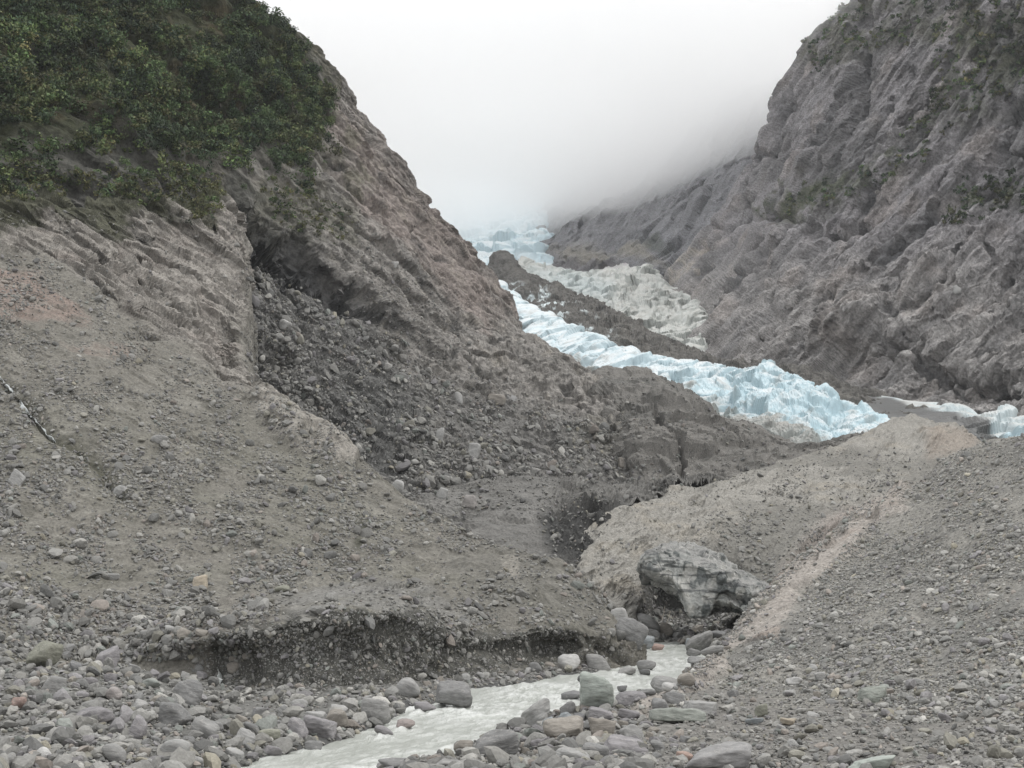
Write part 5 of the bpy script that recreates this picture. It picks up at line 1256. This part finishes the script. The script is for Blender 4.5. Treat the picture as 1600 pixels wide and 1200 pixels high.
# two bleached driftwood branches leaning before the cave
for (x0, y0, x1, y1, lab) in [(1033, 972, 1039, 948, 'thin pale driftwood branch leaning before the cave, the left one'), (1040, 977, 1048, 955, 'thin pale driftwood branch leaning before the cave, the right one')]:
    k = int(look(np.array([x0]), np.array([y0]))[0]); d = float(AP[k][1]) - .5
    p0, p1 = P(x0, y0 + 3, d), P(x1, y1, d + .6); V = []; nseg = 7
    for i in range(nseg):
        c_ = p0 + (p1 - p0) * i / (nseg - 1) + np.array([.05 * math.sin(i * 2.1), 0, .04 * math.sin(i * 1.3)]); r = .07 * (1 - .6 * i / nseg)
        for q in range(6): V.append(c_ + [r * math.cos(q * math.pi / 3), r * math.sin(q * math.pi / 3), 0])
    Fc = [(i * 6 + q, i * 6 + (q + 1) % 6, (i + 1) * 6 + (q + 1) % 6, (i + 1) * 6 + q) for i in range(nseg - 1) for q in range(6)]
    link('branch', make_mesh('branch', np.array(V), np.array(Fc), M_stone, np.tile([.42, .38, .32], (len(V), 1))), 'thing', label=lab, cat='branch', group='driftwood branches')
# ================================================================== CLOUD, HAZE
def box_mesh(name, lo, hi):
    x0, y0, z0 = lo; x1, y1, z1 = hi
    v = np.array([[x0, y0, z0], [x1, y0, z0], [x1, y1, z0], [x0, y1, z0], [x0, y0, z1], [x1, y0, z1], [x1, y1, z1], [x0, y1, z1]], float)
    f = np.array([[0, 3, 2, 1], [4, 5, 6, 7], [0, 1, 5, 4], [1, 2, 6, 5], [2, 3, 7, 6], [3, 0, 4, 7]])
    return v, f
def mat_vol(name, dens, col, aniso=0.0):
    m = bpy.data.materials.new(name); m.use_nodes = True; t = m.node_tree; t.nodes.clear()
    o = t.nodes.new('ShaderNodeOutputMaterial'); v = t.nodes.new('ShaderNodeVolumePrincipled')
    v.inputs['Color'].default_value = (*col, 1); v.inputs['Density'].default_value = dens; v.inputs['Anisotropy'].default_value = aniso
    t.links.new(v.outputs[0], o.inputs['Volume']); m.cycles.homogeneous_volume = True if hasattr(m.cycles, 'homogeneous_volume') else None
    return m
def cloud(name, cx_, cy_, cz_, rx, ry, rz, dens, label, seed, nu=96, nv=48, lam=120., amp=30., flatb=1.0):
    u = np.linspace(0, 2 * np.pi, nu, endpoint=False); v = np.linspace(0, np.pi, nv)
    U, W_ = np.meshgrid(u, v)
    x = np.sin(W_) * np.cos(U); y = np.sin(W_) * np.sin(U); z = np.cos(W_)
    sgn = lambda q, e: np.sign(q) * np.abs(q) ** e
    p = np.stack([cx_ + rx * sgn(x, .7), cy_ + ry * sgn(y, .7), cz_ + rz * sgn(z, .7)], -1).reshape(-1, 3)
    nrm = np.stack([x, y, z], -1).reshape(-1, 3)
    p = p + nrm * (fbm(p / lam, 4, seed) * amp)[:, None]
    p[:nu] = p[:nu].mean(0); p[-nu:] = p[-nu:].mean(0)
    i = np.arange(nu * nv).reshape(nv, nu); j = np.roll(i, -1, 1)
    f = np.stack([i[:-1], i[1:], j[1:], j[:-1]], -1).reshape(-1, 4)
    me = make_mesh(name, p, f, mat_vol(name, dens, (1, 1, 1), .7))
    return link(name, me, 'stuff', label=label, cat='cloud')
cloud('cloud', 60, 1660, 428, 900, 820, 98, .0145, 'low grey cloud hiding the mountain tops at the head of the valley', 5, 160, 80, 170., 40.)
cloud('mist', -22, 1180, 262, 45, 40, 22, .012, 'small wisp of mist in front of the icefall', 9, 64, 32, 40., 14.)
v, f = box_mesh('haze', (-2500, -120, -5.2), (2500, 3200, 1300))
HZ = link('haze', make_mesh('haze', v, f, mat_vol('haze', .00006, (.93, .96, 1))), 'stuff', label='thin even haze in the valley air')
print('done %.0fs' % (time.time() - T0))
